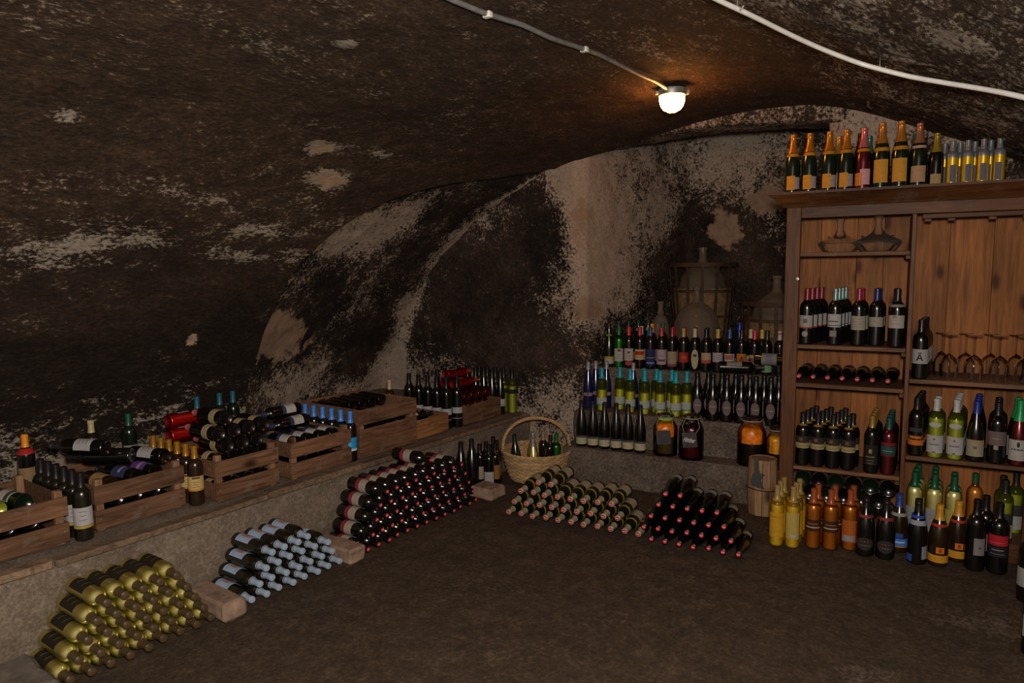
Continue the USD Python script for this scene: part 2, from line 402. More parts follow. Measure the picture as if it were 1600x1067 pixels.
fade = np.repeat(np.clip((1 - ss) * 14, .25, 1)[None], A_, 0).reshape(-1)
off = bulge * fade
ni = np.repeat(nn, B_, 0)
F2 = F_.copy(); F2[:, 1] += off * ni[:, 0]; F2[:, 2] += off * ni[:, 1]
F_VAULT = F2
G = (O + F2[:, :1] * D + F2[:, 1:2] * N + F2[:, 2:] * UP).reshape(A_, B_, 3)
st = F_ * np.array([1.0, 1, 1])
arc = np.repeat(ta, B_)
mott = meshkit.fbm(st * np.array([1.3, 2.2, 2.2]), 4, 21)
strk = meshkit.fbm(st * np.array([3.0, 9.0, 9.0]), 5, 33)
pale = .265 + .50 * (strk - .5) + .40 * (mott - .5)
pale += .20 * np.exp(-((arc - 1.52) / .22) ** 2) * np.clip((strk - .36) * 4, -.2, 1) * np.clip((st[:, 0] + .3) * 2, 0, 1)       # flaked band
pale += .42 * np.clip((.80 - st[:, 2] + .55 * (strk - .5)) / .40 + .4, 0, 1) * (arc < 2)                                        # salt above the bench
pale += .20 * np.clip((vt.repeat(B_) - 1.55) * 1.6, 0, 1)                                                                        # greyer side by the cabinet
pale -= .20 * np.exp(-((arc - 1.10) / .30) ** 2)                                                                                 # black soot band
pale -= .10 * np.clip((st[:, 0] - 2.3) * 1.5, 0, 1)
pale += blobs(st, [((1.494, -.269, 2.25), (.13, .06, .06), .55), ((1.692, -.435, 2.112), (.17, .07, .07), .6), ((1.948, -.254, 2.261), (.09, .05, .05), .55), ((-.007, .159, 2.418), .25, .12), ((.245, .089, 2.40), .16, .12),
                   ((.972, .547, 2.505), .05, .5), ((1.608, 2.643, 2.285), .12, .35), ((.475, -.77, 1.722), (.18, .07, .07), .20), ((.766, -.743, 1.76), (.16, .06, .06), .18), ((1.5, -.70, 1.82), (.22, .06, .06), .15),
                   ((1.15, -1.06, 1.19), (.05, .05, .05), .4), ((.267, -.312, 2.218), .05, .5)], 4)
tan = blobs(st, [((1.494, -.269, 2.25), (.10, .045, .045), .9), ((1.692, -.435, 2.112), (.14, .055, .055), 1.0), ((1.15, -1.06, 1.19), .035, .8)], 8, .4)
tone = np.clip(.5 + (arc - 1.55) / 1.1 + 1.6 * (mott - .5), 0, 1)
vault = sheet(G, m_vault, 'ceiling', pale, tan, flip=False, tone=tone, kind_label='soot-blackened barrel vault of rough flaking plaster')

# back wall with the alcove, following its plan
plan = [(-2.6, .68), (-.06, .68), (.02, .74), (.38, 1.75), (.52, 1.99), (1.62, 2.02), (1.72, 1.94), (1.72, .74), (1.80, .68), (3.9, .68)]
pl = np.array(plan); pk = np.r_[0, np.cumsum(np.linalg.norm(np.diff(pl, axis=0), axis=1))]
ku = np.linspace(0, pk[-1], 420); pu, pv = np.interp(ku, pk, pl[:, 0]), np.interp(ku, pk, pl[:, 1])
kz = np.linspace(-.02, 3.0, 170)
UU, ZZ = np.meshgrid(ku, kz, indexing='ij')
F_ = np.stack([pu[:, None] + 0 * ZZ, pv[:, None] + 0 * ZZ, ZZ], -1).reshape(-1, 3)
dn = (meshkit.fbm(F_ * 2.2, 3, 61) - .5) * .07 + (meshkit.fbm(F_ * 8, 4, 62) - .5) * .03
tu, tv = np.gradient(pu), np.gradient(pv)
wn = np.stack([tv, -tu], -1); wn /= np.linalg.norm(wn, axis=1, keepdims=True)
wn = np.repeat(wn, len(kz), 0)
F2 = F_.copy(); F2[:, 0] += dn * wn[:, 0]; F2[:, 1] += dn * wn[:, 1]
GB = (BO + F2[:, :1] * BU + F2[:, 1:2] * BV + F2[:, 2:] * UP).reshape(len(ku), len(kz), 3)
ur, zr = F_[:, 0], F_[:, 2]
mo = meshkit.fbm(F_ * np.array([2.4, 2.4, 1.5]), 5, 71)
pale = .30 + 1.0 * (mo - .5)
pale += .55 * np.exp(-((ur + .02 + .1 * np.sin(zr * 3)) / .20) ** 2) * np.clip((zr - .9) * 1.5, 0, 1)      # pale corner of the alcove
pale += .35 * np.clip((zr - 1.75) * 1.2, 0, 1) * (ur > -.3)
pale -= .22 * np.exp(-((ur + .75) / .42) ** 2 - ((zr - 1.25) / .55) ** 2)                                  # black patch beside it
pale -= .26 * np.exp(-((ur - .62) / .26) ** 2 - ((zr - 1.55) / .38) ** 2)
pale -= .22 * np.exp(-((ur - 1.05) / .3) ** 2 - ((zr - 1.75) / .3) ** 2)
pale += .40 * np.clip((.85 - zr) / .4, 0, 1)
pale += .5 * np.exp(-((ur + 1.83 - .33 * np.clip(zr - .6, 0, 2)) / .10) ** 2)                                                               # pale salt line in the far corner
tan = blobs(F_, [((-.02, .7, 1.95), (.10, .3, .28), .55), ((.02, .72, 1.25), (.12, .3, .12), .65), ((.85, 2.0, 1.93), (.17, .4, .20), .80), ((1.19, 2.0, 2.16), (.20, .4, .14), .95)], 12, .55)
tone = np.clip(.35 + 2.6 * (meshkit.fbm(F_ * np.array([3, 3, 2.2]), 5, 77) - .5) + .3 * np.clip(zr - 1.7, 0, 1), 0, 1)
wall_back = sheet(GB, m_wall, 'wall_back', pale, tan, flip=True, tone=tone, kind_label='blotched back wall of the cellar with its recessed alcove')

# strip of wall over the alcove
lu = np.linspace(-.02, 1.82, 90)
rows = []
for u in lu:
    zb = 2.50 + .05 * math.sin((u - .2) * 1.9)
    rows.append([V(u, .95, zb), V(u, .80, zb), V(u, .69, zb), V(u, .67, zb + .02), V(u, .665, zb + .12), V(u, .67, 3.0)])
GL = np.array(rows)
GL += (meshkit.fbm(GL.reshape(-1, 3) * 9, 3, 4).reshape(GL.shape[:2] + (1,)) - .5) * .02
m_ = GL.reshape(-1, 3)
sheet(GL, m_wall, 'wall_over_alcove', .45 + .6 * (meshkit.fbm(m_ * 5, 4, 3) - .5), 0 * m_[:, 0], kind_label='strip of wall above the alcove').SetCustomDataByKey('kind', 'structure')
ra = np.array([[V(u, v, 2.515 + .22 * (v - .72) + .05 * math.sin((u - .2) * 1.9)) for v in np.linspace(.75, 2.1, 12)] for u in np.linspace(-.3, 2.0, 30)])
sheet(ra, m_wall, 'ceiling_of_alcove', np.full(360, .2), np.zeros(360), kind_label='low roof of the alcove')

# niche wall that runs from the vault edge back to the far corner
RID = np.array([(-1.99, .30), (-1.99, .42), (-1.92, .70), (-1.626, 1.251), (-1.28, 1.695), (-.836, 2.054), (-.18, 2.40)])
rk = np.linspace(0, 1, len(RID))
e_t = np.linspace(0, 2.47, 150)
es = PchipInterpolator(EDGE[:, 0], EDGE[:, 1])(np.minimum(e_t, 2.453))
EP = np.array([W(s - .10, t - .09, z + .10) for s, t, z in zip(es, prof_t(e_t), prof_z(e_t))])
zz = prof_z(e_t)
# match ridge by height share
rz_of = np.interp(np.linspace(0, 1, 150) ** 1.0, rk, RID[:, 1]); ru_of = np.interp(np.linspace(0, 1, 150), rk, RID[:, 0])
RP = np.array([V(u, .70, z) for u, z in zip(ru_of, rz_of)])
wq = np.linspace(0, 1, 120)
GN = EP[:, None] * (1 - wq)[None, :, None] + RP[:, None] * wq[None, :, None]
sag = np.sin(np.pi * wq)[None, :, None] * (np.clip(1 - np.linspace(0, 1, 150) * .8, .15, 1))[:, None, None] * .10
GN = GN - (N * .9 - UP * .25) * sag
fn = GN.reshape(-1, 3)
GN = GN + ((meshkit.fbm(fn * 3, 3, 14) - .5) * .06 + (meshkit.fbm(fn * 11, 4, 15) - .5) * .025).reshape(150, 120, 1) * (N - UP * .3)
hh = np.repeat(np.linspace(0, 1, 150), 120); ww = np.tile(wq, 150)
mo = meshkit.fbm(fn * np.array([2.5, 2.5, 2.0]), 5, 81)
pale = .30 + 1.1 * (mo - .5) + .36 * np.exp(-((hh - .66) / .14) ** 2 - ((ww - .30) / .35) ** 2) + .45 * np.clip(ww * 9 - 7.6, 0, 1) + .25 * np.exp(-((hh - .15) / .12) ** 2)
tan = 1.0 * np.clip(1.25 - np.sqrt(((hh - .345) / .10) ** 2 + ((ww - .16) / .30) ** 2) + .7 * (mo - .5), 0, 1)
tone = np.clip(.40 + 2.4 * (meshkit.fbm(fn * 3.0, 5, 83) - .5), 0, 1)
sheet(GN, m_wall, 'wall_niche', pale, tan, flip=True, tone=tone, kind_label='sooty wall of the niche beside the vault edge')

# floor
fx, fy = np.linspace(-3.4, 4.2, 300), np.linspace(-1.5, 6.6, 320)
FX, FY = np.meshgrid(fx, fy, indexing='ij')
fp = np.stack([FX, FY, 0 * FX], -1).reshape(-1, 3)
hz = (meshkit.fbm(fp * 1.7 + 5, 3, 31) - .5) * .02 + (meshkit.fbm(fp * 12, 3, 32) - .5) * .010 - .012
fp[:, 2] = np.minimum(hz, -.001)
mo = meshkit.fbm(fp * np.array([2.2, 2.2, 0]) + 3, 5, 41)
pale = .20 + .65 * (mo - .5) + blobs(fp, [((1.75, 2.35, 0), (.35, .16, 1), .55), ((1.35, 2.55, 0), (.18, .12, 1), .45), ((2.1, 2.9, 0), (.3, .15, 1), .3), ((-.15, 3.3, 0), (.3, .2, 1), .25), ((.3, 4.3, 0), (.4, .12, 1), .25)], 6)
floor = sheet(fp.reshape(300, 320, 3), m_floor, 'floor', pale, 0 * pale, flip=True, kind_label='trodden dark earth and concrete floor')

# bench
def sheet_on(fun, na, nb, name, material, palef, amp=.02, sc=9, flip=False, lab=None):
    g = np.array([[fun(a, b) for b in np.linspace(0, 1, nb)] for a in np.linspace(0, 1, na)])
    f = g.reshape(-1, 3)
    return g, f
def bench_section(q):
    pts = [(-.335, -.02), (-.322, .10), (-.32, .25), (-.325, .36), (-.33, .392), (-.345, .402), (-.50, .405), (-.8, .405), (-.965, .405), (-.985, .495), (-1.15, .50), (-1.5, .50), (-2.3, .50)]
    pts = np.array(pts); k = np.r_[0, np.cumsum(np.linalg.norm(np.diff(pts, axis=0), axis=1))]
    return np.interp(q * k[-1], k, pts[:, 0]), np.interp(q * k[-1], k, pts[:, 1])
qs = np.r_[np.linspace(0, .19, 30), np.linspace(.2, 1, 40)]
sl = np.linspace(-1.6, 3.95, 200)
GBn = np.zeros((200, 70, 3))
for j, q in enumerate(qs):
    t, z = bench_section(q)
    for i, s in enumerate(sl):
        GBn[i, j] = W(s, t, z)
bf = GBn.reshape(-1, 3)
bn = ((meshkit.fbm(bf * 3, 3, 51) - .5) * .045 + (meshkit.fbm(bf * 14, 3, 52) - .5) * .014).reshape(200, 70, 1)
face = np.clip((GBn[..., 2:] < .36).astype(float), 0, 1)
GBn = GBn + N * bn * face - UP * np.abs(bn) * .25 * (1 - face)
pale = .30 + 1.0 * (meshkit.fbm(bf * np.array([2.5, 2.5, 3.5]), 5, 53) - .5)
bench = sheet(GBn, m_conc, 'bench', pale, 0 * pale, flip=False, kind_label='long low concrete bench along the vaulted wall')
s = -1.55
bl = [.92, .71, 1.02, .66, .84, .90]
bench_x = thing('trim_bench', 'worn wooden planks along the top edge of the bench', None, kind='structure')
for i, L_ in enumerate(bl):
    b = box(s + .004, s + L_ - .004, -.375, -.305 - .006 * (i % 2), .374, .412 - .004 * (i % 3), .006).subdivide().subdivide()
    v = b.vertices.copy()
    v += ((meshkit.fbm(v * np.array([9, 30, 30]), 3, 90 + i) - .5) * .014)[:, None] * np.array([0, 1, .7])
    b = tm(np.array([W(*p) for p in v]), b.faces[:, ::-1])
    obj('plank', b, m_edge, bench_x, smooth=30)
    s += L_

# ---------------------------------------------------------------- masonry steps of the alcove
def block(u0, u1, v0, v1, z0, z1, name, lab, seed):
    b = box(u0, u1, v0, v1, z0, z1, .012)
    for _ in range(4):
        b = b.subdivide()
    v = b.vertices.copy()
    v += (meshkit.fbm(v * 6, 4, seed) - .5)[:, None] * .028 * (v - v.mean(0)) / np.abs(v - v.mean(0)).max(0)
    v[:, 2] = np.where(v[:, 2] > z1 - .012, np.minimum(v[:, 2], z1 - .001), v[:, 2])
    w = np.array([V(*p) for p in v])
    p = usdkit.mesh(stage, numbered('/World/' + name), tm(w, b.faces[:, ::-1]), m_conc2, smooth=True).GetPrim()
    with_primvars(p, pale=.3 + 1.0 * (meshkit.fbm(w * 5, 5, seed + 1) - .5), tan=np.zeros(len(w)), tone=np.ones(len(w)))
    return tag(p, lab, None, None, 'structure')
m_conc2 = plaster('step_concrete', (.075, .056, .043), (.22, .175, .14), (.2, .15, .1), fine=60, lo=.25, hi=.85, gain=.6, bump=.003, grain=.4)
block(-.02, 1.75, .325, .60, -.02, .25, 'ledge_low', 'lowest masonry step of the alcove', 5)
block(.0, 1.70, .50, .85, -.02, .50, 'ledge_middle', 'middle masonry step of the alcove', 6)
block(.06, 1.70, .725, 2.1, -.02, .81, 'ledge_high', 'highest masonry step of the alcove', 7)

# ---------------------------------------------------------------- cabinet
CW, CDEP = 1.262, .42
cab = thing('cabinet', 'tall brown open-fronted wooden cupboard with moulded cornice and plank back', 'cupboard', mat4(K(0, 0), CX, CN, UP))
obj('stile', box(-.022, .058, 0, .028, 0, 1.915, .004), m_cab, cab)
obj('stile', box(CW - .080, CW, 0, .028, 0, 1.915, .004), m_cab, cab)
obj('divider', box(.613, .634, .004, CDEP - .02, .10, 1.852, .002), m_cab, cab)
obj('frieze', box(.058, CW - .08, .001, .026, 1.851, 1.915, .003), m_cab_h, cab)
obj('side_panel', box(-.021, -.003, .029, CDEP, 0, 1.915, .002), m_cab, cab)
obj('side_panel', box(CW - .004, CW + .018, .034, CDEP, 0, 1.915, .002), m_cab, cab)
corn = Polygon([(.03, 1.915), (-.004, 1.915), (-.012, 1.928), (-.030, 1.940), (-.048, 1.962), (-.070, 1.980), (-.076, 1.984), (-.076, 1.998), (.03, 1.998)])
cm = trimesh.creation.extrude_polygon(corn, CW + .24, engine='earcut')
v = cm.vertices; cm = tm(np.stack([v[:, 2] - .12, v[:, 0], v[:, 1]], -1), cm.faces)
cm.vertices[:, 0] = np.where(cm.vertices[:, 0] < 0, -.030 + np.minimum(cm.vertices[:, 1], 0) * 1.15, np.where(cm.vertices[:, 0] > CW, CW + .02 - np.minimum(cm.vertices[:, 1], 0), cm.vertices[:, 0]))
obj('cornice', cm, m_cab_h, cab, smooth=35)
obj('cornice_return', join([box(-.118, -.02, .02, CDEP + .02, 1.984, 1.998), box(-.085, -.02, .02, CDEP + .02, 1.95, 1.984, .01), box(-.055, -.02, .02, CDEP + .02, 1.915, 1.95, .008)]), m_cab_h, cab)
obj('top_board', box(-.04, CW + .04, .02, CDEP + .02, 1.975, 1.996), m_shelf, cab)
x = -.02
for i, w_ in enumerate([.16, .20, .145, .155, .18, .21, .17, .20]):
    x1 = min(x + w_, CW)
    obj('back_plank', box(x + .0005, x1 - .0005, CDEP - .018 + .002 * (i % 2), CDEP, .02, 1.97, .002), m_back, cab)
    x = x1
SH_L = [1.632, 1.098, .870, .372]; SH_R = [.930, .500]
for z in SH_L:
    obj('shelf', box(.050, .612, .012, CDEP - .02, z, z + .024, .003), m_shelf, cab)
    obj('cleat', join([box(.590, .6125, .006, .05, z - .022, z - .001, .002), box(.590, .6125, .05, CDEP - .03, z - .02, z - .001)]), m_cab_h, cab)
for z in SH_R:
    obj('shelf', box(.635, CW - .03, .012, CDEP - .02, z, z + .024, .003), m_shelf, cab)
obj('bottom_board', box(-.018, CW, .01, CDEP, .078, .10, .003), m_shelf, cab)
obj('plinth', box(.058, CW - .08, .004, .03, 0, .098, .003), m_cab_h, cab)
obj('lintel_rail', box(.66, CW - .08, .03, .05, 1.825, 1.850, .003), m_cab_h, cab)
for x in (.668, .775, .955, 1.10):
    obj('turn_catch', box(x, x + .035, .022, .036, 1.808, 1.824, .003), m_cab, cab)
for x in (.175, .285, .36, .46, .52):
    obj('peg_hole', box(x, x + .014, CDEP - .021, CDEP - .0165, 1.742, 1.757), solid('dark_hole', (.01, .007, .005), rough=.9), cab)
obj('knob', lathe([(0, 0), (.006, .0), (.005, .008), (.010, .014), (.009, .02), (0, .022)], 14), m_steel, cab, label='small worn metal knob')
UsdGeom.Xformable(stage.GetPrimAtPath(str(cab.GetPath()) + '/knob')).AddTransformOp().Set(mat4((.050, 0, 1.505), CX * 0 + np.array([1, 0, 0]), (0, 0, 1), (0, -1, 0)))

# ---------------------------------------------------------------- bottles
def rz(prof, kH, kR=1.0):
    return np.array([(r * kR, z * kH) for r, z in prof])
BASE = [(0, .012), (.019, .010), (.0285, .002), (.0335, 0), (.0365, .003), (.0375, .009)]
P_BORD = BASE + [(.0375, .190), (.0371, .200), (.0352, .2105), (.0315, .2195), (.0262, .2262), (.0206, .2315), (.0172, .2385), (.0153, .250), (.0146, .262), (.0143, .284), (.0160, .2855), (.0160, .2935), (.0143, .2945), (.0143, .2995), (.0118, .300), (0, .300)]
P_BURG = BASE + [(.0375, .128), (.0366, .146), (.0338, .168), (.0290, .190), (.0235, .212), (.0180, .234), (.0152, .254), (.0143, .284), (.0160, .2855), (.0160, .2935), (.0143, .2945), (.0143, .2995), (.0118, .300), (0, .300)]
P_FLUT = BASE + [(.0375, .118), (.0368, .135), (.0340, .160), (.0295, .185), (.0245, .210), (.0195, .235), (.0158, .258), (.0143, .284), (.0156, .2855), (.0156, .2935), (.0140, .2945), (.0140, .2995), (.0115, .300), (0, .300)]
P_CHAM = BASE + [(.0375, .132), (.0368, .150), (.0340, .172), (.0295, .194), (.0240, .216), (.0190, .238), (.0160, .258), (.0148, .276), (.0168, .279), (.0170, .283), (.0150, .286), (.0158, .292), (.0158, .2985), (.0140, .300), (0, .300)]
SHAPES = {'bord': P_BORD, 'burg': P_BURG, 'flut': P_FLUT, 'cham': P_CHAM}
PAPER = {}
def paper(c):
    k = 'paper_%02x%02x%02x' % c
    return solid(k, lin(*c), rough=.75, spec=.25, vary=.10, scale=60)
def foil(c, metal=.0, rough=.38):
    k = 'foil_%02x%02x%02x' % c
    return solid(k, lin(*c), rough=rough, spec=.5, metal=metal, vary=.10, scale=50)
GLASS = {
    'black': lambda: dark_glass('glass_black', (.0035, .0028, .0026)),
    'dark': lambda: dark_glass('glass_dark_olive', (.007, .0065, .003)),
    'brown': lambda: dark_glass('glass_brown', (.016, .008, .003)),
    'dgreen': lambda: dark_glass('glass_dark_green', (.004, .009, .004)),
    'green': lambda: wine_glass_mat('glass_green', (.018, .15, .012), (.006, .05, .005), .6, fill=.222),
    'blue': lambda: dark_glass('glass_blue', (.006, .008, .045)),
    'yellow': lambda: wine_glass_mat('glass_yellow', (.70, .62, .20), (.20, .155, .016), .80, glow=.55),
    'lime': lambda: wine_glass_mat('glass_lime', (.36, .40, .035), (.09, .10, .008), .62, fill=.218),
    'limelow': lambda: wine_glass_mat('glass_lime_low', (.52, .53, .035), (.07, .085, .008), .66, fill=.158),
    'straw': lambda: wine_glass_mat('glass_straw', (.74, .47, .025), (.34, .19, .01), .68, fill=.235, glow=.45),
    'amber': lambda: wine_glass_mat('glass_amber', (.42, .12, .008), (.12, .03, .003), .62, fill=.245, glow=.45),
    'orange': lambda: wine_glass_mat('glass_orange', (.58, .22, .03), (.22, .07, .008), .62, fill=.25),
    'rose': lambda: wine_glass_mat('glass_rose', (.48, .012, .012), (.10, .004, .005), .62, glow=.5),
    'rosedark': lambda: wine_glass_mat('glass_rose_dark', (.075, .008, .009), (.02, .003, .004), .7),
}
KINDS = {}
def kind(key, name, cat, shape, glass, cap, labels=(), H=.30, R=.0375, cap_z=.238, cap_metal=.0, cap_rough=.38, tip=None, rim=None):
    "labels: (part name, z0, z1, half angle, colour, centre offset in degrees, sub-parts) in metres on the straight body"
    KINDS[key] = dict(name=name, cat=cat, shape=shape, glass=glass, cap=cap, labels=labels, H=H, R=R, cap_z=cap_z, cap_metal=cap_metal, cap_rough=cap_rough, tip=tip, rim=rim, prim=None)
def skin(prof, z0, z1, off):
    p = prof[4:]
    zs = p[:, 1]
    keep = [(np.interp(z0, zs, p[:, 0]), z0)] + [(r, z) for r, z in p if z0 < z < z1 and r > .002] + [(np.interp(z1, zs, p[:, 0]), z1)]
    return np.array([(r + off, z) for r, z in keep])
def build_kind(k, m, label, group):
    d = KINDS[k]
    kH, kR = d['H'] / .30, d['R'] / .0375
    prof = rz(SHAPES[d['shape']], kH, 1.0)
    prof[:, 0] = np.where(prof[:, 1] < .236 * kH, prof[:, 0] * kR, prof[:, 0] * (1 + (kR - 1) * .35))
    t = thing(d['name'], label, d['cat'], m, group)
    obj('glass_body', lathe(prof, 28), GLASS[d['glass']](), t, smooth=50)
    H, R = d['H'], d['R']
    if d['cap'] is not None:
        cz = d['cap_z'] * kH
        sk = skin(prof, cz, H - .0006, .0008)
        sk = np.vstack([[(sk[0, 0] - .0007, cz)], sk, [(sk[-1, 0] - .003, H + .0012)], [(0, H + .0012)]])
        cp = obj('capsule', lathe(sk, 20), foil(d['cap'], d['cap_metal'], d['cap_rough']), t, smooth=45)
        if d['tip']:
            obj('capsule_disc', lathe([(0, H + .0011), (.0118, H + .0011), (.0118, H + .0019), (0, H + .0019)], 20), paper(d['tip']), cp)
            obj('disc_mark', box(-.0075, .0075, -.0018, .0018, H + .0018, H + .0023), paper((205, 190, 185)), cp)
        if d['rim']:
            rr = np.interp(cz + .006, prof[4:, 1], prof[4:, 0])
            obj('capsule_band', lathe([(rr + .0010, cz + .003), (rr + .0017, cz + .003), (rr + .0015, cz + .009), (rr + .0008, cz + .009)], 20), foil(d['rim'], .3), cp)
    for L_ in d['labels']:
        nm, z0, z1, half, col, ctr = L_[:6]
        rb = np.interp((z0 + z1) / 2, prof[5:, 1], prof[5:, 0])
        if nm == 'oval_label':
            msh = patch(rb, z0, z1, half, centre=-90 + ctr, n=16, shape=lambda q, a=z0, b=z1: ((a + b) / 2 - (b - a) / 2 * max(.06, (1 - abs(q) ** 1.9) ** .62), (a + b) / 2 + (b - a) / 2 * max(.06, (1 - abs(q) ** 2.4) ** .5)))
        elif nm in ('collar', 'neck_label'):
            sk = skin(prof, z0, z1, .0009)
            inn = skin(prof, z0, z1, .0001)[::-1]
            msh = lathe(np.vstack([sk, inn, sk[:1]]), 22)
        else:
            msh = patch(rb, z0, z1, half, centre=-90 + ctr)
        lp = obj(nm, msh, paper(col), t)
        for S in (L_[6] if len(L_) > 6 else ()):
            snm, a0, a1, sh, sc, so = S[:6]
            if snm == 'oval_print':
                ms = patch(rb + .0009, a0, a1, sh, centre=-90 + ctr + so, th=.0004, off=.0, n=8, shape=lambda q, a=a0, b=a1: ((a + b) / 2 - (b - a) / 2 * max(.05, (1 - q * q) ** .5), (a + b) / 2 + (b - a) / 2 * max(.05, (1 - q * q) ** .5)))
            else:
                ms = patch(rb + .0009, a0, a1, sh, centre=-90 + ctr + so, th=.0004, off=.0)
            obj(snm, ms, paper(sc), lp)
    d['prim'] = t
    return t
SOLIDS = []                      # (matrix 4x4, profile z, profile r, height) of bottles; boxes of crates
BOXES = []                       # (origin, axes 3x3, low corner, high corner)
def shape_of(k):
    d = KINDS[k]; kH, kR = d['H'] / .30, d['R'] / .0375
    p = rz(SHAPES[d['shape']], kH)
    r = np.where(p[:, 1] < .236 * kH, p[:, 0] * kR, p[:, 0] * (1 + (kR - 1) * .35))
    return p[3:-1, 1], r[3:-1] + .0019, d['H'] + .0016
def note(k, M):
    A = np.array(M).T
    z, r, H = shape_of(k)
    SOLIDS.append((A[:3, :3], A[:3, 3], z, r, H))
def stand(k, p, label, group=None, face=None, jit=8.0, tilt=0.0, s=1.0):
    "stands a bottle of kind k on the point p; face: direction its label looks"
    p = np.asarray(p, float)
    if face is None:
        face = (C - p) * np.array([1, 1, 0])
    face = np.asarray(face, float) / np.linalg.norm(face)
    a = math.atan2(face[1], face[0]) + math.radians(RS.uniform(-jit, jit))
    y = -np.array([math.cos(a), math.sin(a), 0]); x = np.cross(y, UP)
    z = UP
    if tilt:
        z = UP + x * math.sin(tilt); z = z / np.linalg.norm(z); x = np.cross(y, z); x /= np.linalg.norm(x)
    m = mat4(p, x, y, z, s)
    return put(k, m, label, group)
def put(k, m, label, group):
    note(k, m)
    if KINDS[k]['prim'] is None:
        return build_kind(k, m, label, group)
    return copy_of(KINDS[k]['prim'], m, label, group)
def lay(k, p, axis, label, group=None, roll=0.0, s=1.0, at=0.0):
    "lays a bottle with its base centre at p (or the point 'at' metres along it) and its neck along axis; its label looks up, turned by roll"
    z = np.asarray(axis, float); z = z / np.linalg.norm(z)
    up = UP - z * z[2]; up /= np.linalg.norm(up)
    sd = np.cross(z, up)
    a = math.radians(roll)
    lab = math.cos(a) * up + math.sin(a) * sd
    y = -lab; x = np.cross(y, z)
    return put(k, mat4(np.asarray(p, float) - z * at, x, y, z, s), label, group)
ORD = ['first', 'second', 'third', 'fourth', 'fifth', 'sixth', 'seventh', 'eighth', 'ninth', 'tenth', 'eleventh', 'twelfth', 'thirteenth', 'fourteenth', 'fifteenth', 'sixteenth', 'seventeenth', 'eighteenth', 'nineteenth', 'twentieth']
ROWN = ['bottom', 'second', 'third', 'fourth', 'fifth', 'topmost']
def lines(z0, z1, col=(70, 62, 58), half=22, k=3):
    return tuple(('print_line', z0 + (z1 - z0) * (i + .5) / k, z0 + (z1 - z0) * (i + .5) / k + .0022, half * (1 - .25 * (i % 2)), col, 0) for i in range(k))

# ---- bottles stacked on the floor against the bench
def hexstack(k, s0, pitch, rows, t0, zr, frame, axis, fmt, group, roll=0, lean=0.0, rolljit=6, skip=()):
    "rows of lying bottles; caps at t0; each row nests in the one below"
    H = KINDS[k]['H']; R = KINDS[k]['R']
    dz = math.sqrt(max((2 * R + .0030) ** 2 - (pitch / 2) ** 2, 1e-6))
    for r, (n0, cnt) in enumerate(rows):
        for i in range(cnt):
            if (r, i) in skip:
                continue
            s = s0 + (n0 + i) * pitch + RS.uniform(-.0005, .0005)
            z = zr + R + r * dz + .001
            j = RS.uniform(-.012, .012)
            base = frame(s, t0 - H + j, z)
            lay(k, base, axis, fmt(r, i, cnt), group, roll=roll + RS.uniform(-rolljit, rolljit))
SK = (58, 52, 40)
kind('yellow_stack', 'white_wine_bottle', 'bottle', 'bord', 'yellow', (74, 58, 38), [('label', .035, .150, 74, (34, 28, 18), 0, (('print_line', .07, .074, 30, (96, 84, 52), 0), ('print_line', .115, .118, 34, (96, 84, 52), 0)))], R=.0348, cap_z=.232, rim=(96, 74, 48))
def ylab(r, i, n):
    return 'yellow bottle with brown capsule, %s from the grey slab, %s row of its pile' % (ORD[i], ROWN[r] if r < 5 else 'top')
hexstack('yellow_stack', -.006, .0722, [(0, 9), (.5, 8), (1, 7), (1.5, 6), (2, 5)], .0, 0, W, N, ylab, 'yellow bottles piled on the floor', roll=0)
kind('blue_stack', 'red_wine_bottle', 'bottle', 'bord', 'dark', (146, 164, 184), [('label', .035, .140, 64, (146, 164, 190), 0, (('print', .06, .115, 20, (150, 120, 100), 0), ('print_line', .05, .053, 50, (96, 110, 160), 0), ('print_line', .122, .125, 50, (96, 110, 160), 0)))], R=.0362, cap_z=.232, rim=(120, 112, 108))
def blab(r, i, n):
    return 'pale-blue-capsuled dark bottle, %s from the middle slab, %s row of its pile' % (ORD[i], ROWN[r] if r < 3 else 'top')
hexstack('blue_stack', .775, .0752, [(0, 8), (.5, 7), (1, 6), (1.5, 4)], .0, 0, W, N, blab, 'blue-labelled bottles piled on the floor', roll=0)
kind('red_stack', 'red_wine_bottle', 'bottle', 'bord', 'black', (16, 12, 13), [('label', .100, .158, 150, (150, 140, 126), 0), ('band', .072, .096, 150, (128, 38, 52), 0)], R=.0395, cap_z=.232, tip=(196, 40, 48))
def rlab(r, i, n):
    return 'black bottle with red-tipped capsule, %s along the %s row of the longest floor pile' % (ORD[i], ROWN[r])
hexstack('red_stack', 1.49, .0822, [(0, 13), (.5, 12), (1, 11), (1.5, 10), (2, 9)], .0, 0, W, N, rlab, 'red-tipped bottles piled by the bench', roll=0)

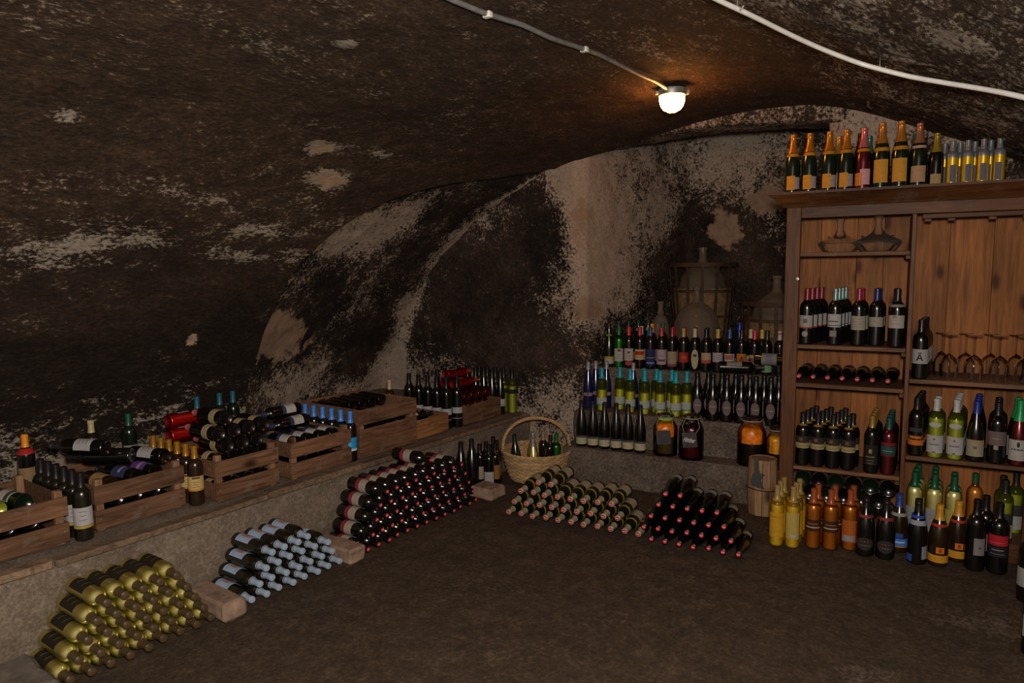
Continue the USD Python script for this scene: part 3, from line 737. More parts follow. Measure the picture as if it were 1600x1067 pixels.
# stone slabs between the piles
def slab(s0, s1, t0, t1, h, mat, lab, seed, rot=0.0):
    b = box(s0, s1, t0, t1, 0, h, .012)
    for _ in range(3):
        b = b.subdivide()
    v = b.vertices.copy(); c = np.array([(s0 + s1) / 2, (t0 + t1) / 2, h / 2])
    v += (meshkit.fbm(v * 9, 4, seed) - .5)[:, None] * (v - c) / np.abs(v - c).max() * .05
    v[:, 2] = np.maximum(v[:, 2], -.004)
    a = rot; q = v - c
    v = np.stack([c[0] + q[:, 0] * math.cos(a) - q[:, 1] * math.sin(a), c[1] + q[:, 0] * math.sin(a) + q[:, 1] * math.cos(a), v[:, 2]], -1)
    tag(obj('stone_slab', tm(np.array([W(*p) for p in v]), b.faces[:, ::-1]), mat, smooth=30), lab, 'stone slab', 'stone slabs wedging the bottle piles')
slab(-.42, -.055, -.28, .03, .085, m_stone_dark, 'grey flat stone slab at the corner before the yellow bottles', 1)
slab(.610, .728, -.29, .02, .085, m_stone, 'reddish stone slab wedged between yellow and blue-labelled bottle piles', 2)
slab(1.340, 1.455, -.28, .03, .085, m_stone, 'pale brown brick between the blue-labelled pile and the red-tipped pile', 3)
slab(2.600, 2.76, -.16, .03, .075, m_stone, 'pale brown brick at the far end of the longest pile', 4)

# ---- bottles on the floor between bench end and basket
kind('big_black', 'red_wine_bottle', 'bottle', 'burg', 'black', (14, 12, 14), [], H=.37, R=.050, cap_z=.24)
kind('end_white', 'red_wine_bottle', 'bottle', 'bord', 'black', (20, 16, 18), [('label', .04, .125, 60, (150, 148, 150), 0, lines(.05, .11))], H=.32, R=.039)
kind('end_gold', 'red_wine_bottle', 'bottle', 'bord', 'black', (22, 16, 18), [('label', .05, .155, 55, (122, 88, 40), 0)], H=.31)
kind('end_red', 'red_wine_bottle', 'bottle', 'bord', 'black', (22, 14, 16), [('label', .05, .145, 60, (140, 130, 112), 0)], H=.31, tip=(150, 40, 44))
EF = 'dark bottles on the floor by the basket'
for (x, y, k, lab) in [(2.625, -.255, 'big_black', 'large bulbous black bottle at the end of the red-tipped pile'), (2.735, -.245, 'big_black', 'large black bottle before the pile end, second beside the bench'),
                       (2.832, -.165, 'end_white', 'black bottle with big white label on the floor near the basket'), (2.915, -.170, 'end_gold', 'black bottle with ochre label beside the white-labelled floor bottle'),
                       (2.85, -.262, 'end_red', 'red-tipped black bottle behind the white-labelled floor bottle'), (2.932, -.267, 'end_red', 'red-tipped black bottle behind the ochre-labelled floor bottle'),
                       (2.992, -.212, 'end_gold', 'black bottle with ochre label nearest the wicker basket'), (3.038, -.280, 'end_white', 'black bottle at the back of the floor group by the basket')]:
    stand(k, W(x, y, 0), lab, EF)

# ---------------------------------------------------------------- crates on the bench
BZ = .412
def crate(s0, s1, t0, t1, lab, style='slat', hh=.24, m=None, rot=0.0):
    "open crate; front face at t1, near end at s0"
    m = m or m_crate
    L_, Dp = s1 - s0, t1 - t0
    c = thing('wooden_crate', lab, 'crate', mat4(W(s0, t1, BZ), D * math.cos(rot) - N * math.sin(rot), -(N * math.cos(rot) + D * math.sin(rot)), UP), 'wooden crates on the bench')
    th = .011
    if style == 'slat':
        for z0, z1 in ((.012, .098), (.128, .212)):
            obj('slat', box(0, L_, 0, th, z0, z1, .002), m, c); obj('slat', box(0, L_, Dp - th, Dp, z0, z1, .002), m, c)
            for xx in (.001, L_ - th - .001):
                obj('end_slat', box(xx, xx + th, th + .001, Dp - th - .001, z0, z1, .002), m, c)
        for xx in (th + .002, L_ - th - .034):
            for yy in (th + .001, Dp - th - .033):
                obj('corner_post', box(xx, xx + .032, yy, yy + .032, 0, hh, .003), m_post, c)
        for i in range(4):
            y0 = .012 + i * (Dp - .03) / 4
            obj('base_board', box(.014, L_ - .014, y0 + .004, y0 + (Dp - .03) / 4 - .004, .002, .011), m, c)
    else:
        zs = {'box': ((0.004, hh),), 'tall': ((.004, .185), (.212, hh))}[style]
        for z0, z1 in zs:
            obj('slat', box(.0, L_, 0, th, z0, z1, .002), m, c); obj('slat', box(.0, L_, Dp - th, Dp, z0, z1, .002), m, c)
        for z0, z1 in ((.004, hh * .5), (hh * .5 + .003, hh)):
            for xx in (.002, L_ - .016):
                obj('end_board', box(xx, xx + .014, th + .001, Dp - th - .001, z0, z1, .002), m, c)
        for xx in (.018, L_ - .046):
            obj('corner_post', box(xx, xx + .028, th + .001, th + .024, .002, hh - .01, .003), m_post, c)
        obj('base_board', box(.014, L_ - .014, .013, Dp - .013, .003, .012), m, c)
    for xx in (.02, L_ - .02):
        obj('nail', trimesh.creation.cylinder(radius=.003, height=.004, sections=8, transform=trimesh.transformations.rotation_matrix(math.pi / 2, [1, 0, 0], [0, 0, 0]) ), m_steel, c)
        q = stage.GetPrimAtPath(str(c.GetPath()) + '/' + ('nail' if xx < .03 else 'nail_001'))
        UsdGeom.Xformable(q).AddTransformOp().Set(mat4((xx, 0, .06)))
    return c
crate(-.32, .195, -.90, -.44, 'slatted crate of yellow and green bottles at the near end of the bench')
crate(.315, .735, -.955, -.47, 'slatted crate heaped with mixed dark bottles beside the white-labelled bottle')
crate(.850, 1.225, -.92, -.385, 'slatted crate under the pyramid of cream-banded bottles')
crate(1.300, 1.735, -.92, -.375, 'slatted crate of white-labelled bottles beside the blue capsules')
crate(1.815, 2.325, -.955, -.385, 'tall wide-boarded crate filled level with dark bottles', 'tall', .31)
crate(2.345, 2.705, -.86, -.43, 'low yellowish box holding two visible dark bottles', 'box', .135, m_crate_y)
crate(2.905, 3.345, -.86, -.43, 'low box of dark rosé bottles near the end of the bench', 'box', .150)

# ---- loose bottles come to rest on what lies below them
def skin_points(k):
    z, r, H = shape_of(k)
    zz = np.linspace(0, H, 34); a = np.linspace(0, 2 * math.pi, 22, endpoint=False)
    rr = np.interp(zz, z, r)
    P = np.stack([np.outer(rr, np.cos(a)), np.outer(rr, np.sin(a)), np.repeat(zz[:, None], 22, 1)], -1).reshape(-1, 3)
    return np.vstack([P, np.stack([.5 * r[0] * np.cos(a), .5 * r[0] * np.sin(a), 0 * a], -1)])
def hits(P, near):
    for kind_, q in near:
        if kind_ == 'b':
            R_, o_, z, r, H = q
            L_ = (P - o_) @ R_
            m_ = (L_[:, 2] > 0) & (L_[:, 2] < H)
            if m_.any() and (np.interp(L_[m_, 2], z, r) > np.hypot(L_[m_, 0], L_[m_, 1]) + .0004).any():
                return True
        else:
            o_, R_, lo_, hi_ = q
            L_ = (P - o_) @ R_
            if ((L_ > lo_ - .0008) & (L_ < hi_ + .0008)).all(1).any():
                return True
    return False
def drop(k, p, axis, label, group=None, roll=0.0, floor_z=None, top=1.2):
    "lays a bottle level (or along axis) over p as low as what lies there allows"
    z = np.asarray(axis, float); z = z / np.linalg.norm(z)
    up = UP - z * z[2]; up /= np.linalg.norm(up)
    sd = np.cross(z, up); a = math.radians(roll)
    y = -(math.cos(a) * up + math.sin(a) * sd); x = np.cross(y, z)
    R_ = np.stack([x, y, z], 1)
    P0 = skin_points(k) @ R_.T
    p = np.asarray(p, float)
    near = [('b', q) for q in SOLIDS if np.linalg.norm(q[1] + q[0][:, 2] * .16 - p - z * .16) < .42 or abs((q[1] - p)[2]) > 9] + [('x', q) for q in BOXES if np.linalg.norm(q[0] - p) < 1.1]
    h = max(p[2], floor_z if floor_z is not None else p[2]) - P0[:, 2].min()
    while h < p[2] + top:
        if not hits(P0 + np.array([p[0], p[1], h]), near):
            break
        h += .003
    m = mat4((p[0], p[1], h), x, y, z)
    return put(k, m, label, group)
for c_ in [q for q in stage.GetPrimAtPath('/World').GetChildren() if q.GetName().startswith('wooden_crate')]:
    A = np.array(UsdGeom.Xformable(c_).GetLocalTransformation()).T
    for q in c_.GetChildren():
        if q.GetName().startswith('nail'):
            continue
        pp = np.array(UsdGeom.Mesh(q).GetPointsAttr().Get())
        BOXES.append((A[:3, 3], A[:3, :3], pp.min(0), pp.max(0)))
drop('red_stack', W(1.49 + 6.5 * .0822, -.295, .38), N, 'single black bottle with red and cream label lying atop the longest floor pile', 'red-tipped bottles piled by the bench')
BS = .503                        # rubble step along the foot of the wall
# crate 1: yellow, green and dark bottles, necks to the wall
kind('lie_lime', 'white_wine_bottle', 'bottle', 'bord', 'lime', (150, 140, 60), [('label', .05, .13, 60, (146, 140, 70), 0)], R=.038)
kind('lie_green', 'white_wine_bottle', 'bottle', 'bord', 'dgreen', (20, 92, 70), [('label', .05, .14, 60, (165, 150, 150), 0, (('print', .06, .085, 56, (40, 70, 50), 0),))], R=.038)
kind('lie_dark', 'red_wine_bottle', 'bottle', 'bord', 'black', (26, 20, 20), [], R=.0385)
kind('lie_white', 'red_wine_bottle', 'bottle', 'bord', 'black', (40, 38, 40), [('label', .055, .145, 66, (150, 148, 150), 0, lines(.07, .13))], R=.0385)
kind('lie_violet', 'red_wine_bottle', 'bottle', 'bord', 'black', (30, 24, 34), [('label', .05, .145, 66, (84, 52, 112), 0, (('print', .08, .10, 40, (150, 130, 160), 0),))], R=.0385)
kind('lie_navy', 'red_wine_bottle', 'bottle', 'bord', 'black', (28, 26, 36), [('label', .05, .145, 66, (46, 50, 84), 0, (('print', .085, .10, 34, (130, 130, 150), 0),))], R=.0385)
kind('lie_amber', 'white_wine_bottle', 'bottle', 'bord', 'brown', (30, 22, 16), [('label', .04, .13, 70, (140, 118, 70), 0)], R=.0385)
G1 = 'bottles lying in the nearest crate'
for i in range(5):
    drop('lie_dark', W(-.235 + .085 * i, -.505, BZ + .012), -N, 'dark bottle low in the nearest crate, %s from the frame edge' % ORD[i], G1)
for i in range(4):
    drop('lie_dark', W(-.19 + .087 * i, -.505, BZ + .05), -N, 'dark bottle in the second layer of the nearest crate, %s from the frame edge' % ORD[i], G1)
drop('lie_lime', W(-.125, -.525, BZ + .05), -N - D * .06, 'yellow-green bottle lying at the frame edge of the nearest crate', G1)
drop('lie_lime', W(-.035, -.515, BZ + .05), -N - D * .08, 'yellow-green bottle lying atop the nearest crate beside a green one', G1)
drop('lie_green', W(.060, -.52, BZ + .05), -N - D * .16, 'dark green bottle with cream label and green capsule in the nearest crate', G1, roll=-20)
drop('lie_lime', W(.01, -.66, BZ + .12), -D - N * .25, 'yellow-green bottle lying across the others in the nearest crate', G1)
# standing row between crates 1 and 2
kind('row_dark', 'white_wine_bottle', 'bottle', 'bord', 'dark', (26, 22, 26), [('label', .070, .150, 78, (152, 150, 152), 0, lines(.085, .14) + (('print', .056, .069, 78, (150, 128, 60), 0),))], H=.30, cap_metal=.2)
for i in range(6):
    stand('row_dark', W(.256 - .001 * i, -.452 - .080 * i, BZ), ('front bottle with white label standing between the two nearest crates' if i == 0 else 'dark-capsuled bottle, %s behind the white-labelled one between the nearest crates' % ORD[i - 1]), 'dark-capsuled row between the nearest crates')
kind('orange_cap', 'red_wine_bottle', 'bottle', 'bord', 'black', (214, 130, 22), [('label', .05, .14, 60, (120, 100, 70), 0), ('collar', .205, .232, 180, (150, 30, 26), 0)], H=.30)
stand('orange_cap', W(.262, -1.045, BS), 'dark bottle with bright orange capsule behind the heaped crate', None)
# crate 2: a loose heap
G2 = 'bottles heaped in the second crate'
for i in range(4):
    drop('lie_dark', W(.392 + i * .0885, -.535, BZ + .012), -N, 'dark bottle low in the heaped crate, %s from its near post' % ORD[i], G2)
for i in range(3):
    drop('lie_dark', W(.436 + i * .0885, -.53, BZ + .05), -N, 'dark bottle in the second layer of the heaped crate, %s from its near post' % ORD[i], G2)
for (k, s_, t_, ax, rl, lab) in [
        ('lie_amber', .405, -.500, -N - D * .04, -45, 'brown bottle with tan label, base outward, above the white-labelled standing bottle'),
        ('lie_navy', .525, -.505, -N - D * .16, -25, 'black bottle with navy label lying in the heaped crate'),
        ('lie_violet', .615, -.51, -N - D * .14, -25, 'black bottle with violet label lying in the heaped crate'),
        ('lie_white', .690, -.56, -N * .95 - D * .26, -30, 'black bottle with grey-white label at the far post of the heaped crate'),
        ('lie_dark', .560, -.62, -N * .7 - D * .62, 0, 'unlabelled black bottle, base outward, topmost on the heaped crate'),
        ('lie_white', .445, -.62, -N * .86 - D * .42, -35, 'black bottle with white label on its side atop the heaped crate')]:
    drop(k, W(s_, t_, BZ + .05), ax, lab, G2, roll=rl)
kind('cream_cap', 'white_wine_bottle', 'bottle', 'bord', 'dark', (168, 156, 116), [('label', .05, .14, 60, (150, 140, 110), 0)], H=.31)
kind('green_cap', 'white_wine_bottle', 'bottle', 'bord', 'dgreen', (18, 76, 54), [('label', .05, .14, 60, (120, 120, 100), 0)], H=.31)
stand('cream_cap', W(.57, -1.06, BS), 'bottle with cream capsule standing behind the heaped crate', None)
stand('green_cap', W(.765, -1.07, BS), 'bottle with dark green capsule standing behind the heaped crate', None)
# gold capsules between crates 2 and 3
kind('gold_cap', 'red_wine_bottle', 'bottle', 'bord', 'brown', (164, 116, 34), [('label', .075, .150, 72, (170, 146, 92), 0, lines(.09, .125, (96, 70, 40)) + (('print', .138, .146, 30, (60, 44, 24), 0), ('print', .076, .084, 71, (170, 104, 30), 0)))], cap_metal=.45, cap_rough=.32, H=.30)
for i in range(6):
    stand('gold_cap', W(.792, -.470 - .080 * i, BZ), ('front gold-capsuled bottle with cream label between heaped crate and pyramid' if i == 0 else 'gold-capsuled bottle, %s behind the front one beside the pyramid' % ORD[i - 1]), 'gold-capsuled row between crates', jit=5)
# crate 3: pyramid of cream-banded bottles and red ones behind
kind('pyramid', 'red_wine_bottle', 'bottle', 'bord', 'black', (168, 92, 88), [('label', .050, .098, 150, (158, 146, 112), 0, (('print_band', .064, .070, 149, (140, 96, 30), 0), ('print_band', .080, .0825, 149, (60, 40, 30), 0)))], R=.0405, cap_z=.225)
GP = 'cream-banded bottles in the pyramid crate'
for r, (n0, cnt) in enumerate([(0, 4), (.5, 3), (0, 4), (.5, 3), (.0, 4), (.5, 1)]):
    for i in range(cnt):
        drop('pyramid', W(.9055 + (n0 + i) * .0878, -.440 + .014 * (r > 2), BZ + .012), -N, 'cream-banded black bottle, %s along the %s layer of the crate pyramid' % (ORD[i], (['lowest', 'second', 'third', 'fourth', 'fifth', 'single top'])[r]), GP)
kind('rose_lie', 'rose_wine_bottle', 'bottle', 'bord', 'rose', (150, 40, 44), [('label', .05, .115, 80, (150, 138, 140), 0)], R=.040)
GR = 'red bottles behind the pyramid'
for i, (s_, t_) in enumerate([(.89, -.80), (.875, -.86), (.89, -.80), (.87, -.85)]):
    drop('rose_lie', W(s_, t_, BZ + .012), D * 1.0 - N * .02, 'bright red rosé bottle lying behind the pyramid, %s up' % ORD[i], GR, roll=-60)
kind('teal_cap', 'white_wine_bottle', 'bottle', 'bord', 'dgreen', (26, 88, 104), [('label', .05, .14, 60, (120, 126, 110), 0)], H=.34)
for i, (s_, t_) in enumerate([(1.17, -1.08), (1.31, -1.07), (1.40, -1.07)]):
    stand('teal_cap', W(s_, t_, BS), 'bottle with teal capsule behind the pyramid, %s along' % ORD[i], 'teal-capsuled bottles behind the pyramid')
kind('sea_cap', 'white_wine_bottle', 'bottle', 'bord', 'dgreen', (28, 110, 84), [('label', .05, .14, 60, (120, 126, 110), 0)], H=.335, R=.0335, cap_metal=.4)
for i, t_ in enumerate([-.74, -.66]):
    stand('sea_cap', W(1.2625, t_, BZ), 'bottle with shiny green capsule between pyramid and next crate, %s from the wall' % ORD[i], 'shiny green capsules beside the pyramid')
# crate 4
kind('blue_white', 'red_wine_bottle', 'bottle', 'bord', 'black', (40, 46, 70), [('label', .045, .115, 80, (168, 164, 158), 0, lines(.06, .10)), ('band', .117, .140, 80, (44, 50, 86), 0)], R=.0385)
G4 = 'white-labelled bottles in the fourth crate'
for i in range(4):
    drop('lie_dark', W(1.378 + i * .0885, -.435, BZ + .012), -N, 'black bottle low in the white-labelled crate, %s along' % ORD[i], G4)
for i in range(3):
    drop('lie_dark', W(1.422 + i * .0885, -.435, BZ + .05), -N, 'black bottle in the second layer of the white-labelled crate, %s along' % ORD[i], G4)
for i in range(4):
    drop('blue_white', W(1.385 + i * .0885, -.43, BZ + .05), -N - D * .06, 'black bottle with white and navy label atop its crate, %s along' % ORD[i], G4, roll=-18)
for i, (s_, t_) in enumerate([(1.66, -.70), (1.66, -.79), (1.64, -.745)]):
    drop('blue_white', W(s_, t_, BZ + .10), -D, 'black white-labelled bottle lying at the back of its crate, %s up' % ORD[i], G4, roll=-25)
# blue capsules
kind('blue_cap', 'red_wine_bottle', 'bottle', 'bord', 'black', (58, 124, 208), [('label', .065, .150, 70, (24, 132, 196), 0, (('print', .068, .080, 69, (190, 186, 170), 0), ('print', .10, .128, 16, (70, 170, 210), -10)))], H=.31, R=.037, cap_z=.23)
for i in range(6):
    stand('blue_cap', W(1.7745, -.425 - .086 * i, BZ), ('front bottle with blue capsule and bright blue label against the tall crate' if i == 0 else 'blue-capsuled bottle, %s behind the front one along the tall crate' % ORD[i - 1]), 'blue-capsuled row beside the tall crate', jit=3)
# crate 5
G5 = 'dark bottles filling the tall crate'
for r in range(2):
    for i in range(5):
        drop('lie_dark', W(1.895 + i * .0875, (-.44, -.63)[r], BZ + (.165, .20)[r]), (-N, -N)[r], 'unlabelled black bottle in the tall crate, %s layer, %s from the blue capsules' % (('lower', 'upper')[r], ORD[i]), G5)
# crate 6
kind('red_cream', 'red_wine_bottle', 'bottle', 'bord', 'black', (24, 20, 20), [('label', .06, .120, 100, (168, 150, 104), 0, (('print', .078, .092, 99, (130, 24, 24), 0),))], R=.038)
for i, (s_, t_) in enumerate([(2.376, -.52), (2.376, -.606), (2.376, -.692), (2.378, -.565), (2.378, -.65)]):
    drop('red_cream', W(s_, t_, BZ + .014), D, 'black bottle with cream and red label in the low yellowish box, %s laid' % ORD[i], 'bottles in the low yellowish box', roll=-40)
# tall bottles between boxes
kind('tall_black', 'red_wine_bottle', 'bottle', 'bord', 'black', (15, 13, 16), [('label', .105, .150, 66, (150, 150, 154), 0), ('lower_label', .062, .072, 66, (84, 84, 90), 0)], H=.38, R=.040, cap_z=.23)
kind('cream_tall', 'red_wine_bottle', 'bottle', 'bord', 'brown', (176, 150, 120), [('label', .06, .15, 60, (60, 40, 36), 0)], H=.35, R=.038)
GT = 'tall black bottles between the low boxes'
for i, (s_, t_) in enumerate([(2.765, -.50), (2.856, -.475), (2.765, -.592), (2.856, -.567), (2.765, -.684), (2.856, -.66), (2.765, -.776), (2.765, -.875)]):
    stand('tall_black', W(s_, t_, BZ), 'tall black bottle with small white label between the low boxes, %s towards the wall' % ORD[i], GT)
stand('cream_tall', W(2.60, -.920, BZ), 'brown bottle with cream capsule behind the tall black bottles', None)
# crate 7
G7 = 'rosé bottles in the end box'
kind('rosed_lie', 'rose_wine_bottle', 'bottle', 'bord', 'rosedark', (60, 20, 26), [], R=.040)
for r, cnt in ((0, 4), (1, 3), (2, 4)):
    for i in range(cnt):
        drop('rosed_lie', W(2.990 + (i + .5 * (r % 2)) * .0885, -.485, BZ + .014), -N, 'dark rosé bottle, base outward, in the end box, %s layer, %s along' % (('lower', 'middle', 'upper')[r], ORD[i]), G7)
for i, (s_, t_) in enumerate([(2.98, -.62), (2.96, -.705), (2.95, -.665)]):
    drop('rose_lie', W(s_, t_, BZ + .10), D, 'bright red rosé bottle lying atop the end box, %s up' % ORD[i], G7, roll=-60)
# standing at the end of the bench
kind('end_dark', 'red_wine_bottle', 'bottle', 'flut', 'black', (15, 13, 16), [('label', .065, .125, 70, (152, 154, 156), 0, (('print', .066, .082, 69, (110, 140, 128), 0),))], H=.36, R=.038, cap_z=.235)
kind('end_yellow', 'white_wine_bottle', 'bottle', 'bord', 'lime', (20, 20, 20), [('label', .16, .195, 60, (26, 28, 22), 0)], H=.36, R=.037, cap_z=.235)
GE = 'bottles standing at the end of the bench'
for i, (s_, t_, k) in enumerate([(3.398, -.47, 'end_dark'), (3.398, -.555, 'end_dark'), (3.398, -.64, 'end_dark'), (3.398, -.725, 'end_dark'), (3.398, -.81, 'end_dark'), (3.398, -.905, 'end_dark'), (3.31, -.91, 'end_dark'), (3.22, -.91, 'end_dark'), (3.13, -.91, 'end_dark'), (3.484, -.415, 'end_yellow'), (3.484, -.50, 'end_yellow'), (3.484, -.585, 'end_yellow'), (3.484, -.67, 'end_yellow'), (3.484, -.755, 'end_yellow')]):
    stand(k, W(s_, t_, BZ), ('yellow-green bottle with black capsule at the bench end, %s towards the wall' if k == 'end_yellow' else 'slim black bottle with white label at the bench end, %s from the edge') % ORD[i if i < 9 else i - 9], GE)

# ---------------------------------------------------------------- stacks before the alcove
kind('cream_stack', 'red_wine_bottle', 'bottle', 'burg', 'dgreen', (150, 138, 118), [('label', .030, .118, 88, (140, 128, 106), 0), ('neck_label', .160, .176, 180, (128, 98, 34), 0)], R=.041, cap_z=.232, tip=(176, 40, 46))
def clab(r, i, n):
    return 'green-black bottle with cream capsule, %s from the basket in %s row of its pile' % (ORD[i], ROWN[r] if r < 3 else 'top')
hexstack('cream_stack', -.005, .0848, [(0, 11), (.5, 9), (1, 8), (2.5, 2)], 0.0, 0, V, -BV, clab, 'cream-capsuled bottles piled on the floor', roll=0)
kind('black_stack', 'red_wine_bottle', 'bottle', 'burg', 'black', (14, 14, 14), [('label', .03, .075, 60, (120, 118, 112), 0)], R=.0385, cap_z=.232, tip=(196, 40, 48))
def klab(r, i, n):
    return 'black bottle with red-tipped capsule, %s from the cream-capsuled pile in %s row' % (ORD[i], ROWN[r] if r < 4 else 'topmost')
hexstack('black_stack', .929, .0800, [(0, 7), (-.5, 7), (0, 6), (.5, 5), (1, 2)], -.045, 0, V, -BV, klab, 'black red-tipped bottles before the alcove', roll=0)

# ---- low step: six dark bottles and the jars
kind('six_dark', 'red_wine_bottle', 'bottle', 'flut', 'black', (30, 24, 30), [('label', .02, .070, 88, (160, 152, 126), 0), ('band', .072, .086, 88, (62, 64, 70), 0)], H=.345, R=.041, cap_z=.236)
for i, (x, y) in enumerate([(923, 698), (939, 700), (955.5, 702), (972, 704), (989, 706), (1007, 707)]):
    p = V(.105 + i * .0905, .405, .25)
    stand('six_dark', p, 'dark bottle with cream label on the lowest step, %s from the basket' % ORD[i], 'six dark bottles on the lowest step', jit=3)
def jar(p, H, R, label, liquid, fruit, split, tagged=None, clip=None, rim=True):
    j = thing('glass_jar', label, 'jar', mat4(p, *faces(p)), 'preserving jars on the lowest step')
    b = np.array([(0, .012), (R * .8, .008), (R * .94, 0), (R, .012), (R, H * .60), (R * .95, H * .70), (R * .74, H * .79), (R * .64, H * .83), (R * .64, H * .90)])
    obj('glass_body', lathe(b, 36), clear_glass('jar_glass', (.93, .93, .9), 1.4), j, smooth=50)
    k = .93
    L0 = np.array([(0, .016), (R * k * .9, .016), (R * k, .026), (R * k, H * split), (0, H * split)])
    obj('liquid', lathe(L0, 32), liquid, j, smooth=45)
    zt = H * .76
    F0 = np.array([(0, H * split + .002), (R * k, H * split + .002), (R * k, H * .60), (R * .88, H * .70), (R * .68, zt), (0, zt)])
    if fruit is not None:
        fm = lathe(F0, 32)
        fm = fm.subdivide()
        fm.vertices += (meshkit.fbm(fm.vertices * 60, 3, 3) - .5)[:, None] * .012 * np.array([1, 1, .2])
        q = obj('fruit_layer', fm, fruit, j, smooth=40)
    obj('lid', lathe([(0, H * .90), (R * .66, H * .90), (R * .70, H * .92), (R * .70, H * .955), (R * .55, H * .97), (R * .3, H * 1.0), (0, H * 1.0)], 30), clear_glass('lid_glass', (.75, .74, .70), 1.5), j)
    a = np.linspace(0, 2 * math.pi, 40, endpoint=False)
    obj('wire_clasp', join([tube(np.stack([R * .70 * np.cos(a), R * .70 * np.sin(a), 0 * a + H * .895], -1), .0025, 6, True), tube([(R * .70, 0, H * .89), (R * .82, 0, H * .80), (R * .86, 0, H * .84), (R * .72, 0, H * .95)], .002, 6)]), m_steel, j)
    obj('seal_ring', lathe([(R * .66, H * .898), (R * .74, H * .898), (R * .74, H * .912), (R * .66, H * .912), (R * .66, H * .898)], 28), solid('seal_rubber', (.30, .24, .18)), j)
    if tagged:
        w, h = R * 1.15, H * .33
        tg = obj('chalk_tag', turn(box(-w / 2, w / 2, -.002, .002, -h / 2, h / 2, .001), (-.012, -R - .012, H * .47), (.99, -.02, .09), (.02, 1, .0), (-.09, 0, .99)), solid('slate_card', lin(66, 64, 68), rough=.85, spec=.2, vary=.25, scale=20), j, label='dark grey slate-coloured card hung on twine')
        obj('twine', join([tube([(-.012 - w * .36, -R - .013, H * .47 + h * .42), (-R * .72, -R * .80, H * .74), (-R * .5, -R * .5, H * .88)], .0022, 6), tube([(-.012 + w * .40, -R - .013, H * .47 + h * .42), (R * .62, -R * .85, H * .74), (R * .5, -R * .5, H * .88)], .0022, 6)]), solid('twine', (.30, .24, .15), rough=.9), j)
        if isinstance(tagged, str):
            tx = meshkit.text_mesh(tagged, h * .28, .0012, bold=True)
            bb = tx.bounds; sc = w * .78 / (bb[1, 0] - bb[0, 0])
            tx.apply_translation(-(bb[0] + bb[1]) / 2); tx.vertices[:, 0] *= sc; tx.vertices[:, 0] += tx.vertices[:, 1] * .25
            obj('chalk_writing', turn(tx, (-.012, -R - .0148, H * .47), (.985, -.02, -.12), (.12, 0, .985), (0, -1, 0)), solid('chalk', (.55, .54, .52), rough=.9), tg, smooth=False)
    if clip:
        obj('paper_seal', join([patch(R * .665, H * .835, H * .895, 62, th=.001, n=8)]), solid('lime_card', lin(120, 176, 40), rough=.7), j, label='lime green paper seal')
    return j
def faces(p):
    f = (C - np.asarray(p)) * np.array([1, 1, 0]); f /= np.linalg.norm(f)
    return np.cross(-f, UP), -f, UP
fruit_o = solid('orange_peel', (.88, .20, .006), rough=.35, vary=.55, scale=34, bump=.004)
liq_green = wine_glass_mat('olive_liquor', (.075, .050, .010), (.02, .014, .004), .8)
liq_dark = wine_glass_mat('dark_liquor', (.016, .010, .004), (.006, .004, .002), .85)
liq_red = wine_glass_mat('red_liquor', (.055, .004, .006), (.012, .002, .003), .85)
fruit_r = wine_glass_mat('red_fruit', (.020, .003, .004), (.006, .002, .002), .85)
fruit_y = solid('yellow_peel', (.62, .27, .010), rough=.35, vary=.5, scale=30, bump=.004)
jar(V(.735, .425, .25), .305, .085, 'large jar of orange peel in liquor with a blank grey tag', liq_green, fruit_o, .45, tagged=True, clip=True)
jar(V(.925, .400, .25), .320, .085, 'large jar of red fruit with a chalk-lettered grey tag', liq_red, fruit_r, .42, tagged='Himber')
jar(V(1.322, .425, .25), .335, .094, 'large jar of bright orange fruit over dark liquor, untagged', liq_dark, fruit_o, .45)
jar(K(-.092, .43, .25), .285, .062, 'jar of yellow fruit half hidden behind the cupboard post', liq_dark, fruit_y, .36)

# ---- middle step
kind('blue_flute', 'white_wine_bottle', 'bottle', 'flut', 'blue', (140, 140, 146), [('label', .10, .125, 60, (120, 110, 124), 0, (('oval_print', .104, .122, 14, (120, 36, 50), 0),))], H=.36, R=.038, cap_z=.252, cap_metal=.3)
for i, (u, v) in enumerate([(.085, .60), (.118, .80), (.206, .80), (.42, .80)]):
    stand('blue_flute', V(u, v if v < .7 else .68, .50), 'slim cobalt blue bottle with silvery capsule on the middle step, %s along' % ORD[i], 'blue bottles on the middle step')
kind('turquoise', 'white_wine_bottle', 'bottle', 'bord', 'limelow', (22, 140, 160), [('label', .040, .100, 74, (150, 156, 150), 0, lines(.055, .09, (110, 120, 120)) + (('print', .041, .048, 73, (40, 110, 96), 0),))], H=.325, R=.039, cap_z=.226)
TQ = [(.185, .575), (.405, .585), (.30, .66), (.49, .66), (.52, .57), (.585, .66), (.635, .575), (.70, .66), (.75, .575), (.815, .64)]
for i, (u, v) in enumerate(TQ):
    stand('turquoise', V(u + .02, v, .50), 'yellow-green bottle with turquoise capsule on the middle step, %s from the blue bottles' % ORD[i], 'turquoise-capsuled bottles on the middle step', jit=14)
kind('oval_dark', 'sparkling_wine_bottle', 'bottle', 'cham', 'black', (16, 15, 17), [('oval_label', .045, .150, 40, (96, 84, 86), 0, (('print', .098, .104, 26, (140, 124, 120), 0),))], H=.33, R=.0445, cap_z=.225)
OD = []
for i in range(6):
    OD.append((1.035 + .0965 * i, .560))
for i in range(7):
    OD.append((.985 + .0955 * i, .655))
OD.append((.925, .57))
for i, (u, v) in enumerate(OD):
    stand('oval_dark', V(u, v, .50), ('near-black bottle with greyish oval label on the middle step, %s in front row' % ORD[i]) if i < 6 else 'near-black bottle on the middle step, %s in the rear row of oval-labelled bottles' % ORD[i - 6], 'oval-labelled bottles on the middle step', jit=4)

